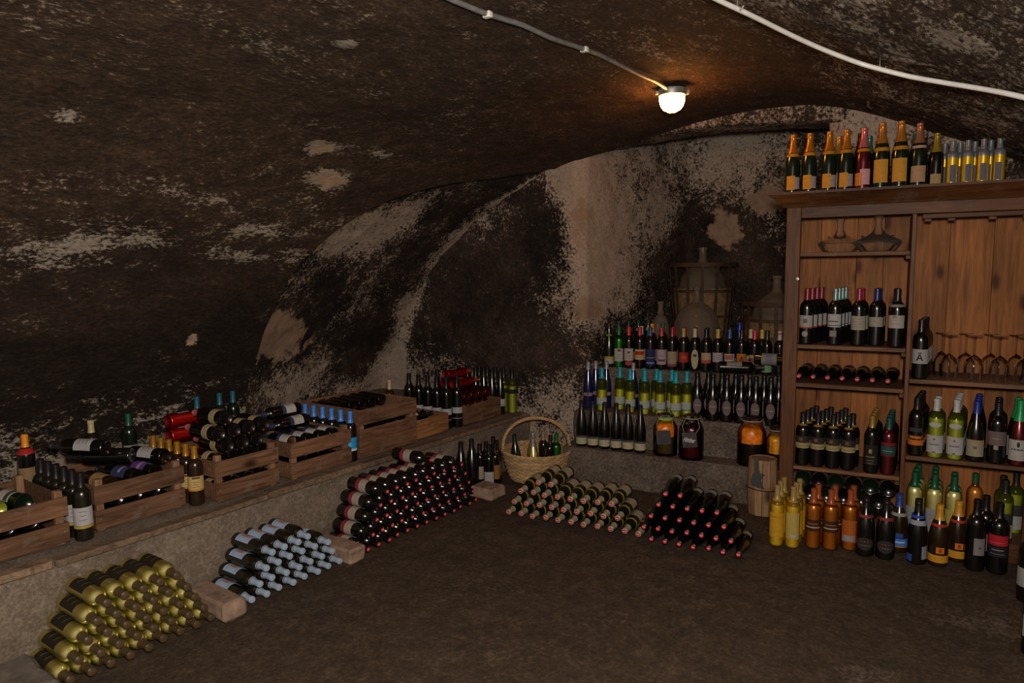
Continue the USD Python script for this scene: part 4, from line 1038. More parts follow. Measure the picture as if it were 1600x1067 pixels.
# ---- high step: the mixed row
def mixed(k, shape, glass, cap, labels, H=.315, R=.0375, name='red_wine_bottle', **kw):
    kind(k, name, 'bottle', shape, glass, cap, labels, H=H, R=R, **kw)
mixed('mx1', 'flut', 'dgreen', (26, 34, 30), [('label', .020, .062, 80, (150, 146, 136), 0), ('band', .063, .078, 80, (160, 130, 30), 0), ('neck_label', .238, .252, 180, (120, 110, 40), 0)], H=.335, name='white_wine_bottle', cap_z=.262)
mixed('mx2', 'bord', 'green', (18, 84, 58), [('label', .045, .145, 62, (150, 150, 144), 0, (('oval_print', .120, .140, 22, (120, 40, 44), 8),) + lines(.06, .10))], name='white_wine_bottle')
mixed('mx3', 'bord', 'black', (168, 34, 38), [('label', .055, .150, 66, (152, 146, 138), 0, lines(.07, .10) + (('print', .112, .128, 12, (70, 40, 36), 0),)), ('lower_label', .020, .050, 50, (150, 56, 56), 10)])
mixed('mx4', 'bord', 'black', (160, 30, 40), [('label', .065, .145, 72, (158, 140, 100), 0, (('print', .102, .130, 60, (150, 30, 26), 0), ('print_line', .085, .087, 30, (90, 60, 40), 0)))])
mixed('mx5', 'bord', 'black', (30, 58, 110), [('label', .025, .150, 70, (30, 36, 84), 0, (('print', .040, .050, 50, (120, 120, 150), 0), ('print', .08, .088, 52, (120, 100, 80), 0)))])
mixed('mx6', 'bord', 'black', (160, 34, 40), [('label', .035, .150, 70, (148, 128, 136), 0, (('print', .06, .075, 40, (50, 40, 44), 0), ('print_line', .10, .103, 22, (90, 60, 70), 0)))])
mixed('mx7', 'bord', 'black', (120, 28, 44), [('label', .045, .140, 64, (134, 122, 98), 0, lines(.09, .12, (100, 90, 70), 16, 2)), ('lower_label', .026, .044, 64, (110, 54, 70), 0)])
mixed('mx8', 'bord', 'black', (150, 118, 60), [('label', .060, .135, 62, (138, 40, 30), 0, (('print', .085, .11, 30, (150, 70, 50), 0),))])
mixed('mx9', 'bord', 'black', (158, 154, 120), [('oval_label', .015, .160, 44, (150, 144, 116), 0, (('oval_print', .105, .128, 22, (60, 60, 46), 0),))])
mixed('mx10', 'bord', 'black', (20, 18, 20), [('label', .085, .140, 64, (150, 130, 104), 0), ('lower_label', .062, .084, 64, (150, 70, 44), 0)])
mixed('mx11', 'bord', 'black', (156, 134, 66), [('label', .075, .145, 72, (140, 136, 140), 0, lines(.09, .13))])
mixed('mx12', 'bord', 'black', (34, 70, 124), [('label', .035, .140, 64, (148, 146, 136), 0, (('print', .098, .132, 46, (140, 84, 64), 0), ('print_line', .06, .063, 40, (110, 110, 100), 0)))])
mixed('mx13', 'bord', 'black', (24, 24, 24), [('label', .030, .145, 58, (150, 96, 30), 0, (('print', .04, .11, 26, (120, 44, 36), 0), ('oval_print', .108, .125, 12, (90, 30, 24), 0)))])
mixed('mx14', 'bord', 'black', (160, 152, 112), [('label', .060, .125, 64, (154, 146, 116), 0, (('print', .085, .10, 36, (80, 50, 56), 0),)), ('lower_label', .030, .058, 64, (170, 46, 34), 0)])
mixed('mx15', 'bord', 'black', (166, 40, 70), [('label', .045, .140, 64, (140, 130, 96), 0, (('print', .085, .118, 62, (84, 34, 38), 0),))])
mixed('mx16', 'bord', 'black', (164, 136, 50), [('label', .06, .140, 66, (150, 148, 150), 0, lines(.08, .125))])
mixed('mx17', 'bord', 'black', (30, 30, 34), [('label', .02, .12, 60, (96, 136, 96), 0)])
mixed('mx18', 'bord', 'black', (150, 150, 150), [('label', .07, .14, 60, (140, 140, 136), 0), ('collar', .29, .30, 180, (150, 40, 40), 0)])
LABM = ['slim green bottle with yellow-topped white label at the end of the high step', 'bright green bottle with white label and green capsule on the high step', 'dark bottle with red capsule, white label and small red lower label',
        'dark bottle with red capsule and cream label headed in red', 'dark bottle with blue capsule and deep blue label on the high step', 'dark bottle with red capsule and tall pinkish label', 'dark bottle with maroon capsule and beige label over mauve strip',
        'dark bottle with red label and golden-brown capsule on the high step', 'dark bottle with cream capsule and long tapering cream label', 'dark bottle with black capsule and cream-over-orange label',
        'dark bottle with yellow capsule and wide grey-white label', 'dark bottle with blue capsule and white label bearing a brown picture', 'dark bottle with yellow label bearing a red figure shape', 'dark bottle with cream capsule and cream label over bright red strip',
        'dark bottle with crimson capsule and maroon-banded cream label', 'dark bottle with yellow capsule and white label beside the cupboard', 'dark bottle with pale green label beside the cupboard post', 'dark bottle with white capsule and red tip against the cupboard post']
MX = [(955, 575), (972, 577), (989, 578), (1007.5, 577.5), (1026, 578), (1044, 577.5), (1063, 578), (1082, 577.5), (1100.5, 577), (1119, 578), (1137, 579), (1155, 580), (1173.5, 581), (1186, 577), (1195, 582), (1205, 583), (1211, 577), (1220, 585)]
for i, (x, y) in enumerate(MX):
    p = level(x, y, .81)
    q = uvz(p)
    u = .185 + i * .0835 if i < 13 else [1.240, 1.278, 1.318, 1.362, 1.446][i - 13]
    v = [.80, .79, .78, .79, .79, .80, .79, .80, .80, .80, .80, .80, .80, .872, .795, .872, .795, .80][i]
    stand('mx%d' % (i + 1), V(u, v, .81), LABM[i], 'mixed bottles on the high step', jit=5)
# second row and the green bottles running back along the alcove side
kind('green_back', 'white_wine_bottle', 'bottle', 'flut', 'dgreen', (20, 42, 34), [('neck_label', .262, .285, 180, (120, 128, 96), 0), ('label', .03, .09, 70, (140, 140, 110), 0)], H=.345, cap_z=.262)
for i in range(6):
    stand('green_back', V(.235 + .055 * i, .885 + .088 * i, .81), 'green bottle with pale neck label in the row along the alcove side, %s back' % ORD[i], 'green bottles running back along the alcove side')
kind('back_orange', 'red_wine_bottle', 'bottle', 'bord', 'black', (190, 116, 30), [('label', .05, .14, 60, (130, 120, 90), 0)], H=.335)
kind('back_cream', 'red_wine_bottle', 'bottle', 'bord', 'black', (160, 156, 140), [('label', .05, .14, 60, (150, 146, 110), 0)], H=.315)
kind('back_red', 'red_wine_bottle', 'bottle', 'bord', 'black', (160, 30, 34), [('label', .05, .14, 60, (120, 120, 110), 0)], H=.315)
kind('back_black', 'red_wine_bottle', 'bottle', 'bord', 'black', (18, 17, 20), [('label', .05, .14, 60, (120, 120, 110), 0)], H=.315)
kind('back_maroon', 'red_wine_bottle', 'bottle', 'bord', 'black', (104, 26, 40), [('label', .05, .14, 60, (120, 120, 110), 0)], H=.315)
kind('back_blue', 'white_wine_bottle', 'bottle', 'flut', 'blue', (30, 34, 140), [('label', .05, .10, 60, (100, 110, 160), 0)], H=.36)
kind('back_green', 'white_wine_bottle', 'bottle', 'bord', 'dgreen', (20, 80, 62), [('label', .05, .14, 60, (120, 130, 100), 0)], H=.345)
for (k, u, lab) in [('back_cream', .42, 'dark bottle with cream capsule, rear row of the high step beside the red-headed label'), ('back_orange', .505, 'dark bottle with orange capsule in the rear row of the high step'), ('back_green', .588, 'green-capsuled bottle in the rear row before the small demijohn'),
                    ('back_red', .672, 'dark bottle with red capsule behind the deep blue label'), ('back_maroon', .756, 'dark bottle with maroon capsule, rear row behind the pinkish label'), ('back_maroon', .84, 'dark bottle with maroon capsule, rear row behind the mauve-stripped label'),
                    ('back_black', .925, 'black-capsuled bottle behind the red label on the high step'), ('back_black', 1.008, 'black-capsuled bottle behind the long cream label'), ('back_black', 1.078, 'black-capsuled bottle behind the orange-bottomed label'),
                    ('back_blue', 1.158, 'slim bottle with royal blue capsule in the rear row of the high step')]:
    stand(k, V(u, .972 if u == 1.078 else .887, .81), lab, 'rear row on the high step')

# ---- demijohns in the alcove
m_demi = clear_glass('demijohn_glass', (.76, .72, .66), 1.35, dust=.26, dustcol=(.27, .22, .175))
def demi(p, H, R, label, nr=.028):
    d = thing('demijohn', label, 'demijohn', mat4(p, *faces(p)), 'glass demijohns in the alcove')
    prof = [(0, .03), (R * .45, .015), (R * .62, 0), (R * .78, .012), (R * .93, H * .14), (R * .99, H * .30), (R, H * .42), (R * .975, H * .53), (R * .88, H * .635), (R * .72, H * .71), (R * .50, H * .765), (R * .28, H * .797), (nr * 1.5, H * .82), (nr, H * .86), (nr, H * .965), (nr * 1.25, H * .97), (nr * 1.25, H), (nr * .8, H)]
    obj('glass_body', lathe(prof, 44), m_demi, d, smooth=55)
    obj('lip', lathe([(nr * .8, H * .962), (nr * 1.3, H * .966), (nr * 1.3, H * 1.003), (nr * .8, H * 1.003), (nr * .8, H * .962)], 24), m_demi, d)
    return d
demi(V(.79, 1.15, .81), .61, .175, 'large bare glass demijohn standing behind the mixed bottles', .024)
demi(V(.532, 1.03, .81), .50, .075, 'small slender clear demijohn behind the red-capsuled bottles', .020)
def basket_frame(p, H, r0_, r1_, n, label):
    b = thing('strap_basket', label, 'basket', mat4(p, *faces(p)), 'strap baskets holding demijohns')
    a = np.linspace(0, 2 * math.pi, 48, endpoint=False)
    for z, w in ((H - .03, .034), (H * .70, .022), (H * .44, .022), (H * .15, .022)):
        r = r0_ + (r1_ - r0_) * z / H + .006
        rr = np.array([(r, z), (r + .006, z), (r + .006, z + w), (r, z + w), (r, z)])
        obj('hoop', lathe(rr, 44), m_iron, b)
    for i in range(n):
        t = 2 * math.pi * (i + .5) / n
        q0 = np.array([r0_ * math.cos(t), r0_ * math.sin(t), 0.0]); q1 = np.array([r1_ * math.cos(t), r1_ * math.sin(t), H])
        ez = (q1 - q0) / np.linalg.norm(q1 - q0); er = np.array([math.cos(t), math.sin(t), 0]); et = np.cross(UP, er)
        obj('upright_strap', turn(box(-.012, .012, -.003, .003, 0, np.linalg.norm(q1 - q0), .001), q0 + er * .002, et, er, ez), m_iron, b)
    k = .955
    obj('straw_lining', lathe([(0, .004), (r0_ * k, .004), (r0_ * k + .0, .01), (r0_ + (r1_ - r0_) * .74 - .016, H * .74), (r0_ + (r1_ - r0_) * .72 - .036, H * .72), (r0_ * k - .025, .03), (0, .03)], 40), m_straw, b)
    return b
bp = V(.738, 1.60, .81)
basket_frame(bp + UP * .0, .80, .205, .280, 14, 'tall iron-strapped basket with a demijohn at the back of the alcove')
demi(bp + UP * .25, .68, .198, 'demijohn sunk in the tall iron-strapped basket, neck above its rim', .030)
bq = V(1.365, 1.30, .81)
basket_frame(bq, .50, .235, .255, 14, 'low iron-strapped basket half hidden by the cupboard')
demi(bq + UP * .035, .66, .185, 'demijohn in the low strapped basket beside the cupboard', .030)
# two bottles lying on the edge of the high step
kind('lie_grey', 'red_wine_bottle', 'bottle', 'bord', 'black', (40, 36, 34), [('label', .05, .15, 100, (118, 112, 104), 0, (('print', .08, .12, 60, (90, 96, 120), 0),))], R=.040)
drop('lie_grey', V(1.075, .555, .84), BU * .72 + BV * .69 * .25, 'black bottle lying base outward on the capsules under the high step', None, roll=-30)
drop('lie_grey', V(1.30, .64, .84), BU * .1 - BU * 0 + BU * .9 - BV * .05, 'black bottle lying sideways on the capsules beside the cupboard', None, roll=60)


# ---------------------------------------------------------------- wicker basket
wb_p = V(-.21, .27, 0)
wb = thing('wicker_basket', 'round pale wicker basket with tall arched handle on the floor by the bench end', 'basket', mat4(wb_p, *faces(wb_p)))
BH, BR0, BR1 = .215, .185, .255
def br(z):
    return BR0 + (BR1 - BR0) * (z / BH) ** .75
nst = 36
for i in range(14):
    z = .012 + i * (BH - .03) / 13
    a = np.linspace(0, 2 * math.pi, nst * 3, endpoint=False)
    rr = br(z) + .0045 * np.cos(a * nst / 2 + math.pi * (i % 2))
    obj('weave_strand', tube(np.stack([rr * np.cos(a), rr * np.sin(a), 0 * a + z], -1), .0088, 6, True), m_wicker, wb)
for i in range(nst):
    t = 2 * math.pi * i / nst
    obj('stake', tube([(br(z) * math.cos(t), br(z) * math.sin(t), z) for z in np.linspace(.004, BH, 6)], .0055, 6), m_wicker, wb)
a = np.linspace(0, 2 * math.pi, 90, endpoint=False)
for k in range(3):
    ph = k * 2 * math.pi / 3
    obj('rim_braid', tube(np.stack([(BR1 + .008 * np.cos(16 * a + ph)) * np.cos(a), (BR1 + .008 * np.cos(16 * a + ph)) * np.sin(a), BH + .008 * np.sin(16 * a + ph)], -1), .008, 6, True), m_wicker, wb)
obj('base', lathe([(0, 0), (BR0, 0), (BR0 + .002, .012), (0, .012)], 36), m_wicker, wb)
t = np.linspace(0, math.pi, 60)
for k in range(3):
    ph = k * 2 * math.pi / 3
    hx = (BR1 - .002) * np.cos(t); hzz = BH + .245 * np.sin(t) ** .85
    obj('handle', tube(np.stack([hx + .006 * np.cos(18 * t + ph) * np.cos(t), .010 * np.sin(18 * t + ph), hzz + .006 * np.cos(18 * t + ph) * np.sin(t)], -1), .0085, 6), m_wicker, wb)
kind('bk_dark', 'red_wine_bottle', 'bottle', 'burg', 'dgreen', (18, 40, 30), [], H=.31, R=.040)
kind('bk_silver', 'sparkling_wine_bottle', 'bottle', 'cham', 'yellow', (150, 148, 150), [], H=.31, R=.040, cap_metal=.5)
kind('bk_clear', 'white_wine_bottle', 'bottle', 'bord', 'dark', (140, 112, 96), [('label', .04, .12, 60, (150, 140, 110), 0)], H=.31)
kind('bk_green', 'white_wine_bottle', 'bottle', 'bord', 'green', (16, 92, 26), [], H=.31)
kind('bk_brown', 'red_wine_bottle', 'bottle', 'bord', 'black', (30, 22, 22), [], H=.30)
fx_, fy_, _ = faces(wb_p)
for k, x, y, tl, lab, z in [('bk_dark', -.145, -.02, .06, 'dark green bottle at the bench side of the wicker basket', .015), ('bk_silver', -.035, .03, -.04, 'bottle with tall silver foil in the wicker basket', .02), ('bk_silver', -.015, -.075, .03, 'shorter silver-foiled yellow bottle at the front of the wicker basket', -.0),
                            ('bk_clear', .06, .06, .02, 'bottle with pinkish-brown capsule in the middle of the wicker basket', .015), ('bk_green', .145, -.0, -.03, 'bright green bottle in the wicker basket', .015), ('bk_brown', .085, -.078, -.08, 'black bottle leaning in the wicker basket before the green one', .03)]:
    stand(k, wb_p + fx_ * x + fy_ * y + UP * (.016 + z), lab, 'bottles in the wicker basket', tilt=-tl)

# ---------------------------------------------------------------- small keg beside the cupboard
kp = K(-.145, .235)
keg = thing('wooden_keg', 'pale wooden keg with a wire hoop, dark leaf-shaped tool hung on it', 'keg', mat4(kp, *faces(kp)))
KR, KH = .085, .36
for i in range(12):
    t0_, t1_ = 2 * math.pi * i / 12 + .02, 2 * math.pi * (i + 1) / 12 - .02
    vv = []
    for z in np.linspace(0, KH, 5):
        r = KR + .010 * math.sin(math.pi * z / KH)
        for rr_ in (r - .014, r):
            for tt in (t0_, t1_):
                vv.append((rr_ * math.cos(tt), rr_ * math.sin(tt), z))
    obj('stave', trimesh.convex.convex_hull(np.array(vv)), wood('keg_wood', (.16, .085, .045), (.36, .22, .12), grain=(1, 1, .1), rough=.6), keg)
obj('lid', lathe([(0, KH - .02), (KR - .008, KH - .02), (KR - .008, KH - .005), (0, KH - .005)], 24), m_post, keg)
for z in (.17,):
    a = np.linspace(0, 2 * math.pi, 40, endpoint=False); r = KR + .011
    obj('hoop', tube(np.stack([r * np.cos(a), r * np.sin(a), z + .004 * np.sin(a * 2)], -1), .0035, 6, True), m_iron, keg)
leaf = Polygon([(-.012, .0), (-.018, .10), (.010, .10), (.014, .015), (.020, -.005), (.050, -.012), (.030, -.035), (.026, -.05), (.048, -.105), (.012, -.098), (-.030, -.080), (-.034, -.05), (-.026, -.02)])
lm = trimesh.creation.extrude_polygon(leaf, .006, engine='earcut')
obj('leaf_tag', turn(lm, (-.035, -KR - .018, KH - .07), (1, 0, 0), (0, 0, 1), (0, -1, 0)), solid('slate_leaf', (.022, .024, .026), rough=.6), keg, label='dark leaf-shaped metal tag')

# ---------------------------------------------------------------- bottles in the cabinet
FK = -CN + CX * -.15
def col(k, x0, d0, n, z, fmt, group, dx=.004, dd=None, jit=3, face=None):
    dd = dd or KINDS[k]['R'] * 2 + .003
    for i in range(n):
        stand(k, K(x0 + dx * i, d0 + dd * i, z), fmt % (ORD[i] if i else 'foremost'), group, face=face if face is not None else FK, jit=jit)
Z2, Z3, Z4 = SH_L[1] + .0245, SH_L[2] + .0245, SH_L[3] + .0245
mixed('c_a', 'bord', 'black', (110, 24, 38), [('label', .095, .170, 70, (140, 136, 132), 0, (('print', .125, .15, 18, (90, 86, 84), 0), ('print', .0955, .103, 69, (150, 54, 34), 0))), ('oval_label', .045, .078, 26, (130, 124, 116), 0)], H=.325, R=.038)
mixed('c_b', 'bord', 'black', (110, 134, 132), [('label', .105, .180, 70, (148, 146, 148), 0, (('print', .135, .141, 40, (50, 46, 44), 0), ('print', .113, .117, 69, (70, 68, 70), 0))), ('lower_label', .050, .085, 28, (112, 106, 104), 0)], H=.325, R=.038, cap_metal=.4)
mixed('c_c', 'bord', 'black', (124, 24, 48), [('label', .090, .170, 72, (138, 132, 118), 0, lines(.10, .16, (96, 90, 82), 50, 4))], H=.325, R=.038)
mixed('c_d', 'bord', 'black', (26, 34, 84), [('label', .110, .165, 72, (132, 126, 112), 0, lines(.13, .15, (90, 86, 80), 14, 1))], H=.325, R=.038)
mixed('c_e', 'bord', 'black', (34, 20, 28), [('label', .10, .175, 68, (140, 140, 142), 0, lines(.11, .16)), ('neck_label', .225, .243, 180, (130, 128, 130), 0)], H=.325, R=.038)
mixed('c_f', 'bord', 'black', (26, 26, 26), [('label', .108, .180, 78, (146, 140, 134), 0, lines(.12, .16, (110, 104, 98), 30, 2) + (('print', .166, .174, 14, (120, 90, 40), 0),)), ('neck_label', .225, .24, 180, (110, 104, 96), 0)], H=.325, R=.0405)
GC = 'red wines on the upper cupboard shelf'
col('c_a', .100, .055, 4, Z2, 'dark red-capsuled bottle with red-edged label by the cupboard post, %s of its file', GC, dx=.020)
col('c_b', .250, .060, 4, Z2, 'dark bottle with silvery capsule in the cupboard, %s of its file', GC, dx=.014)
col('c_c', .372, .085, 2, Z2, 'dark bottle with crimson capsule and lined cream label in the cupboard, %s of its file', GC, dx=.012)
col('c_d', .462, .105, 2, Z2, 'dark bottle with navy capsule in the cupboard, %s of its file', GC, dx=.010)
stand('c_e', K(.560, .15, Z2), 'dark bottle with white collar behind the divider-side bottle of the upper shelf', GC, face=FK)
stand('c_f', K(.563, .062, Z2), 'broad black bottle with cream label beside the divider on the upper shelf', GC, face=FK)
kind('c_lie', 'red_wine_bottle', 'bottle', 'burg', 'black', (20, 15, 17), [('label', .03, .10, 70, (60, 52, 46), 0)], R=.0372, tip=(170, 36, 44))
for i in range(7):
    ax = -CN * .97 - CX * .10 + UP * -.03
    lay('c_lie', K(.098 + i * .0775, .345, Z3 + .0435), ax, 'black bottle with red tip lying on the narrow cupboard shelf, %s from the post' % ORD[i], 'bottles lying on the narrow cupboard shelf', roll=RS.uniform(-40, 40))
mixed('c_grid', 'bord', 'black', (24, 22, 22), [('label', .105, .138, 86, (140, 126, 84), 0, (('print_line', .118, .121, 60, (96, 84, 56), 0),)), ('upper_label', .140, .178, 86, (44, 36, 34), 0, (('print', .150, .168, 14, (96, 70, 52), 0),)), ('neck_label', .238, .250, 180, (120, 92, 40), 0)], H=.315, R=.0385, cap_z=.245)
for c, (x0, n) in enumerate([(.100, 4), (.182, 4), (.264, 4), (.346, 2)]):
    col('c_grid', x0, .060, n, Z4, 'black bottle with cream band and black upper label, %s file from the post, %%s' % ORD[c], 'cream-banded black bottles on the lower cupboard shelf', dx=.018)
mixed('c_gold', 'bord', 'black', (158, 128, 60), [('label', .05, .165, 66, (26, 23, 21), 0, (('print', .118, .142, 12, (130, 116, 70), 0), ('print_line', .095, .100, 36, (120, 104, 60), 0), ('print_line', .075, .078, 30, (120, 104, 60), 0), ('print_line', .058, .061, 26, (120, 104, 60), 0)))], H=.33, R=.0385, cap_metal=.5, cap_rough=.3)
col('c_gold', .466, .050, 4, Z4, 'black bottle with gold capsule and dark label in the cupboard, %s of its file', 'gold-capsuled bottles in the cupboard', dx=.006)
mixed('c_teal', 'bord', 'rosedark', (22, 66, 62), [('label', .115, .165, 74, (34, 66, 62), 0, (('print_line', .135, .139, 40, (110, 130, 124), 0),)), ('upper_label', .168, .185, 74, (110, 20, 24), 0), ('lower_label', .106, .114, 74, (96, 16, 22), 0)], H=.325, R=.0385, name='rose_wine_bottle')
col('c_teal', .551, .062, 4, Z4, 'dark red bottle with teal capsule and label beside the divider, %s of its file', 'teal-capsuled bottles in the cupboard', dx=.006)
# bottom of the narrow bay: bottles lying with their bases outward
kind('base_a', 'red_wine_bottle', 'bottle', 'cham', 'black', (90, 80, 30), [('label', .04, .10, 120, (110, 96, 60), 0)], R=.044)
kind('base_b', 'red_wine_bottle', 'bottle', 'cham', 'dgreen', (30, 28, 26), [('label', .03, .09, 120, (70, 62, 40), 0)], R=.044)
for r, n0, cnt in ((0, 0, 6), (1, .5, 5), (2, 0, 6)):
    for i in range(cnt):
        lay('base_a' if (i + r) % 2 else 'base_b', K(.108 + (n0 + i) * .0905, .065, .101 + .0445 + r * .0772), CN, 'dark bottle lying base outward in the cupboard bottom, %s layer, %s from the post' % (('lower', 'middle', 'upper')[r], ORD[i]), 'bottles lying in the cupboard bottom')
# wide bay
ZA, ZB, ZC = SH_R[0] + .0245, SH_R[1] + .0245, .1005
mixed('c_A', 'bord', 'black', (16, 14, 16), [('label', .085, .165, 70, (140, 136, 136), 0)], H=.325, R=.039)
col('c_A', .684, .058, 4, ZA, 'black bottle with large letter on a white label by the glasses, %s of its file', 'lettered black bottles in the cupboard', dx=.011, jit=0, face=-CN * .9 - CX * .1)
pA = KINDS['c_A']['prim']
tx = meshkit.text_mesh('\u00c4', .034, .0016, bold=True); tx.apply_translation(-(tx.bounds[0] + tx.bounds[1]) / 2)
R_ = .0395
vv = tx.vertices.copy(); ang = vv[:, 0] / R_
rad = R_ + .0006 + (vv[:, 2] + .0008)
tx.vertices = np.stack([rad * np.sin(ang), -rad * np.cos(ang), vv[:, 1] + .125], -1)
obj('letter', tx, paper((34, 30, 32)), stage.GetPrimAtPath(str(pA.GetPath()) + '/label'), smooth=False, label='large dark letter A with two dots')
glass_m = clear_glass('wine_glass', (.95, .95, .94), 1.38)
GW = [(0, .250), (.032, .250), (.038, .2485), (.036, .246), (.012, .243), (.0050, .236), (.0040, .20), (.0040, .150), (.006, .142), (.018, .134), (.034, .118), (.043, .095), (.0455, .070), (.043, .035), (.0385, .0), (.0372, .0), (.0415, .035), (.044, .070), (.0415, .094), (.033, .116), (.017, .131), (0, .137)]
g0 = None
def goblet(x, d, i, row):
    global g0
    p = K(x, d, ZA)
    m = mat4(p, *faces(p))
    lab = 'upside-down stemmed wine glass in the cupboard, %s of the %s row' % (ORD[i], row)
    if g0 is None:
        g0 = thing('wine_glass', lab, 'wine glass', m, 'upturned wine glasses in the cupboard')
        obj('bowl', lathe(GW[8:15], 32), glass_m, g0, smooth=60)
        obj('stem', lathe(GW[4:10] + [(0, .1425)], 16), glass_m, g0, smooth=60)
        obj('foot', lathe(GW[:6] + [(0, .236)], 28), glass_m, g0, smooth=40)
    else:
        copy_of(g0, m, lab, 'upturned wine glasses in the cupboard')
for i in range(4):
    goblet(.822 + i * .112, .075, i, 'front')
for i in range(4):
    goblet(.795 + i * .112, .19, i, 'rear')
mixed('w1', 'bord', 'black', (22, 22, 22), [('label', .06, .09, 76, (170, 92, 34), 0), ('upper_label', .095, .115, 70, (96, 56, 20), 0, (('print', .099, .111, 40, (190, 100, 30), 0),)), ('top_label', .135, .158, 50, (48, 46, 46), 0)], H=.325, R=.0385)
mixed('w2', 'bord', 'lime', (164, 164, 160), [('label', .028, .125, 72, (150, 148, 148), 0, (('oval_print', .098, .110, 8, (140, 70, 40), 0), ('print', .07, .078, 34, (100, 100, 100), 0), ('print', .03, .036, 10, (60, 60, 60), 0))), ('oval_label', .170, .198, 46, (150, 150, 148), 0)], H=.325, R=.040, name='white_wine_bottle')
mixed('w3', 'burg', 'black', (26, 44, 120), [('label', .03, .12, 70, (132, 124, 104), 0, (('print', .07, .085, 12, (90, 84, 74), 0), ('print', .116, .12, 69, (150, 116, 40), 0)))], H=.325, R=.041, name='white_wine_bottle')
mixed('w4', 'bord', 'black', (20, 20, 28), [('label', .10, .175, 74, (96, 80, 78), 0, lines(.13, .14, (150, 140, 136), 28, 1)), ('lower_label', .078, .1, 14, (130, 126, 124), 0)], H=.325, R=.042)
mixed('w5', 'burg', 'rosedark', (24, 130, 72), [('label', .03, .140, 70, (148, 144, 140), 0, (('print', .085, .092, 44, (26, 70, 50), 0), ('oval_print', .10, .13, 9, (40, 36, 40), 0)))], H=.345, R=.042, cap_z=.205)
mixed('w6', 'bord', 'black', (96, 22, 34), [('label', .105, .165, 76, (144, 134, 110), 0, (('print_line', .13, .133, 40, (100, 90, 76), 0),)), ('lower_label', .092, .104, 76, (110, 40, 40), 0)], H=.345, R=.042, cap_z=.205)
GB_ = 'bottles on the middle shelf of the wide bay'
for k, x0, n, nm in [('w1', .683, 4, 'black bottle with orange band label'), ('w2', .775, 2, 'green-yellow bottle with white capsule nearest the orange-banded file'), ('w2', .868, 4, 'green-yellow bottle with white capsule beside the navy capsules'), ('w3', .960, 4, 'dark bottle with navy capsule and beige label'), ('w4', 1.054, 3, 'black bottle with taupe label'), ('w5', 1.148, 2, 'dark rosé bottle with tall green capsule')]:
    col(k, x0, .056, n, ZB, nm + ', %s of its file', GB_, dx=.012 if k != 'w5' else .004)
mixed('y1', 'bord', 'yellow', (18, 74, 50), [('label', .02, .135, 66, (126, 128, 128), 0, lines(.05, .11, (96, 98, 98), 34, 3))], H=.325, R=.0395, name='white_wine_bottle', cap_z=.225)
mixed('y2', 'bord', 'yellow', (18, 74, 50), [('label', .06, .14, 60, (150, 140, 64), 0)], H=.325, R=.0395, name='white_wine_bottle', cap_z=.225)
GY = 'yellow wines at the bottom of the wide bay'
for i, (k, x, d) in enumerate([('y1', .690, .055), ('y1', .700, .142), ('y1', .785, .055), ('y1', .792, .142), ('y2', .878, .055), ('y1', .884, .142), ('y2', .715, .228), ('y2', .800, .228)]):
    stand(k, K(x, d, ZC), 'yellow wine with dark green capsule in the bottom bay, %s counted front to back' % ORD[i], GY, face=FK, jit=12)
mixed('o1', 'bord', 'orange', (18, 74, 50), [], H=.325, R=.0395, name='rose_wine_bottle', cap_z=.25)
stand('o1', K(.985, .17, ZC), 'orange wine with green capsule beside the yellow wines in the bottom bay', None, face=FK)
mixed('y3', 'bord', 'lime', (24, 26, 22), [('label', .10, .160, 70, (40, 42, 40), 0), ('lower_label', .025, .098, 70, (140, 138, 136), 0)], H=.335, R=.0395, name='white_wine_bottle', cap_z=.24)
for i, (x, d) in enumerate([(1.108, .06), (1.110, .15), (1.182 - .002, .24)]):
    stand('y3', K(x, d, ZC), 'yellow-green bottle with black-and-white label in the bottom bay, %s back' % ORD[i], 'black-and-white labelled bottles in the bottom bay', face=FK)

# decanters
dec_m = clear_glass('decanter_glass', (.96, .95, .93), 1.22, dust=.05, dustcol=(.42, .36, .30))
d0 = None
for i, x in enumerate((.250, .452)):
    p = K(x, (.275, .140)[i], SH_L[0] + .0245)
    lab = ('wide-based glass decanter nearest the post on the top shelf', 'wide-based glass decanter nearest the divider on the top shelf')[i]
    if d0 is None:
        d0 = thing('decanter', lab, 'decanter', mat4(p, *faces(p)), 'decanters on the top cupboard shelf')
        pr = [(0, .004), (.075, 0), (.088, .008), (.118, .048), (.121, .056), (.114, .064), (.080, .080), (.050, .094), (.030, .112), (.019, .135), (.0165, .158), (.018, .178), (.024, .195)]
        obj('glass_body', lathe(pr, 44), dec_m, d0, smooth=60)
        obj('rim', lathe([(.0225, .1945), (.0245, .1945), (.0245, .1975), (.0225, .1975), (.0225, .1945)], 28), dec_m, d0)
    else:
        copy_of(d0, mat4(p, *faces(p)), lab, 'decanters on the top cupboard shelf')

# on top of the cabinet
ZT = 1.9985
def champ(k, foilc, labels, glass='dgreen', H=.335, R=.0405, cap_z=.205, **kw):
    kind(k, 'sparkling_wine_bottle', 'bottle', 'cham', glass, foilc, labels, H=H, R=R, cap_z=cap_z, cap_metal=kw.pop('cap_metal', .55), cap_rough=.30, **kw)
champ('t1', (178, 112, 30), [('label', .018, .098, 34, (172, 118, 34), -16), ('back_label', .022, .090, 26, (136, 122, 124), 42), ('collar', .206, .225, 180, (160, 104, 20), 0)])
champ('t2', (178, 118, 44), [('label', .030, .155, 54, (172, 122, 40), -6), ('collar', .200, .220, 180, (160, 104, 20), 0)], R=.0425, H=.355)
champ('t3', (196, 110, 104), [('label', .02, .09, 34, (172, 104, 30), -40), ('front_label', .025, .11, 40, (178, 128, 132), 20), ('collar', .205, .222, 180, (160, 104, 20), 0)], glass='rosedark')
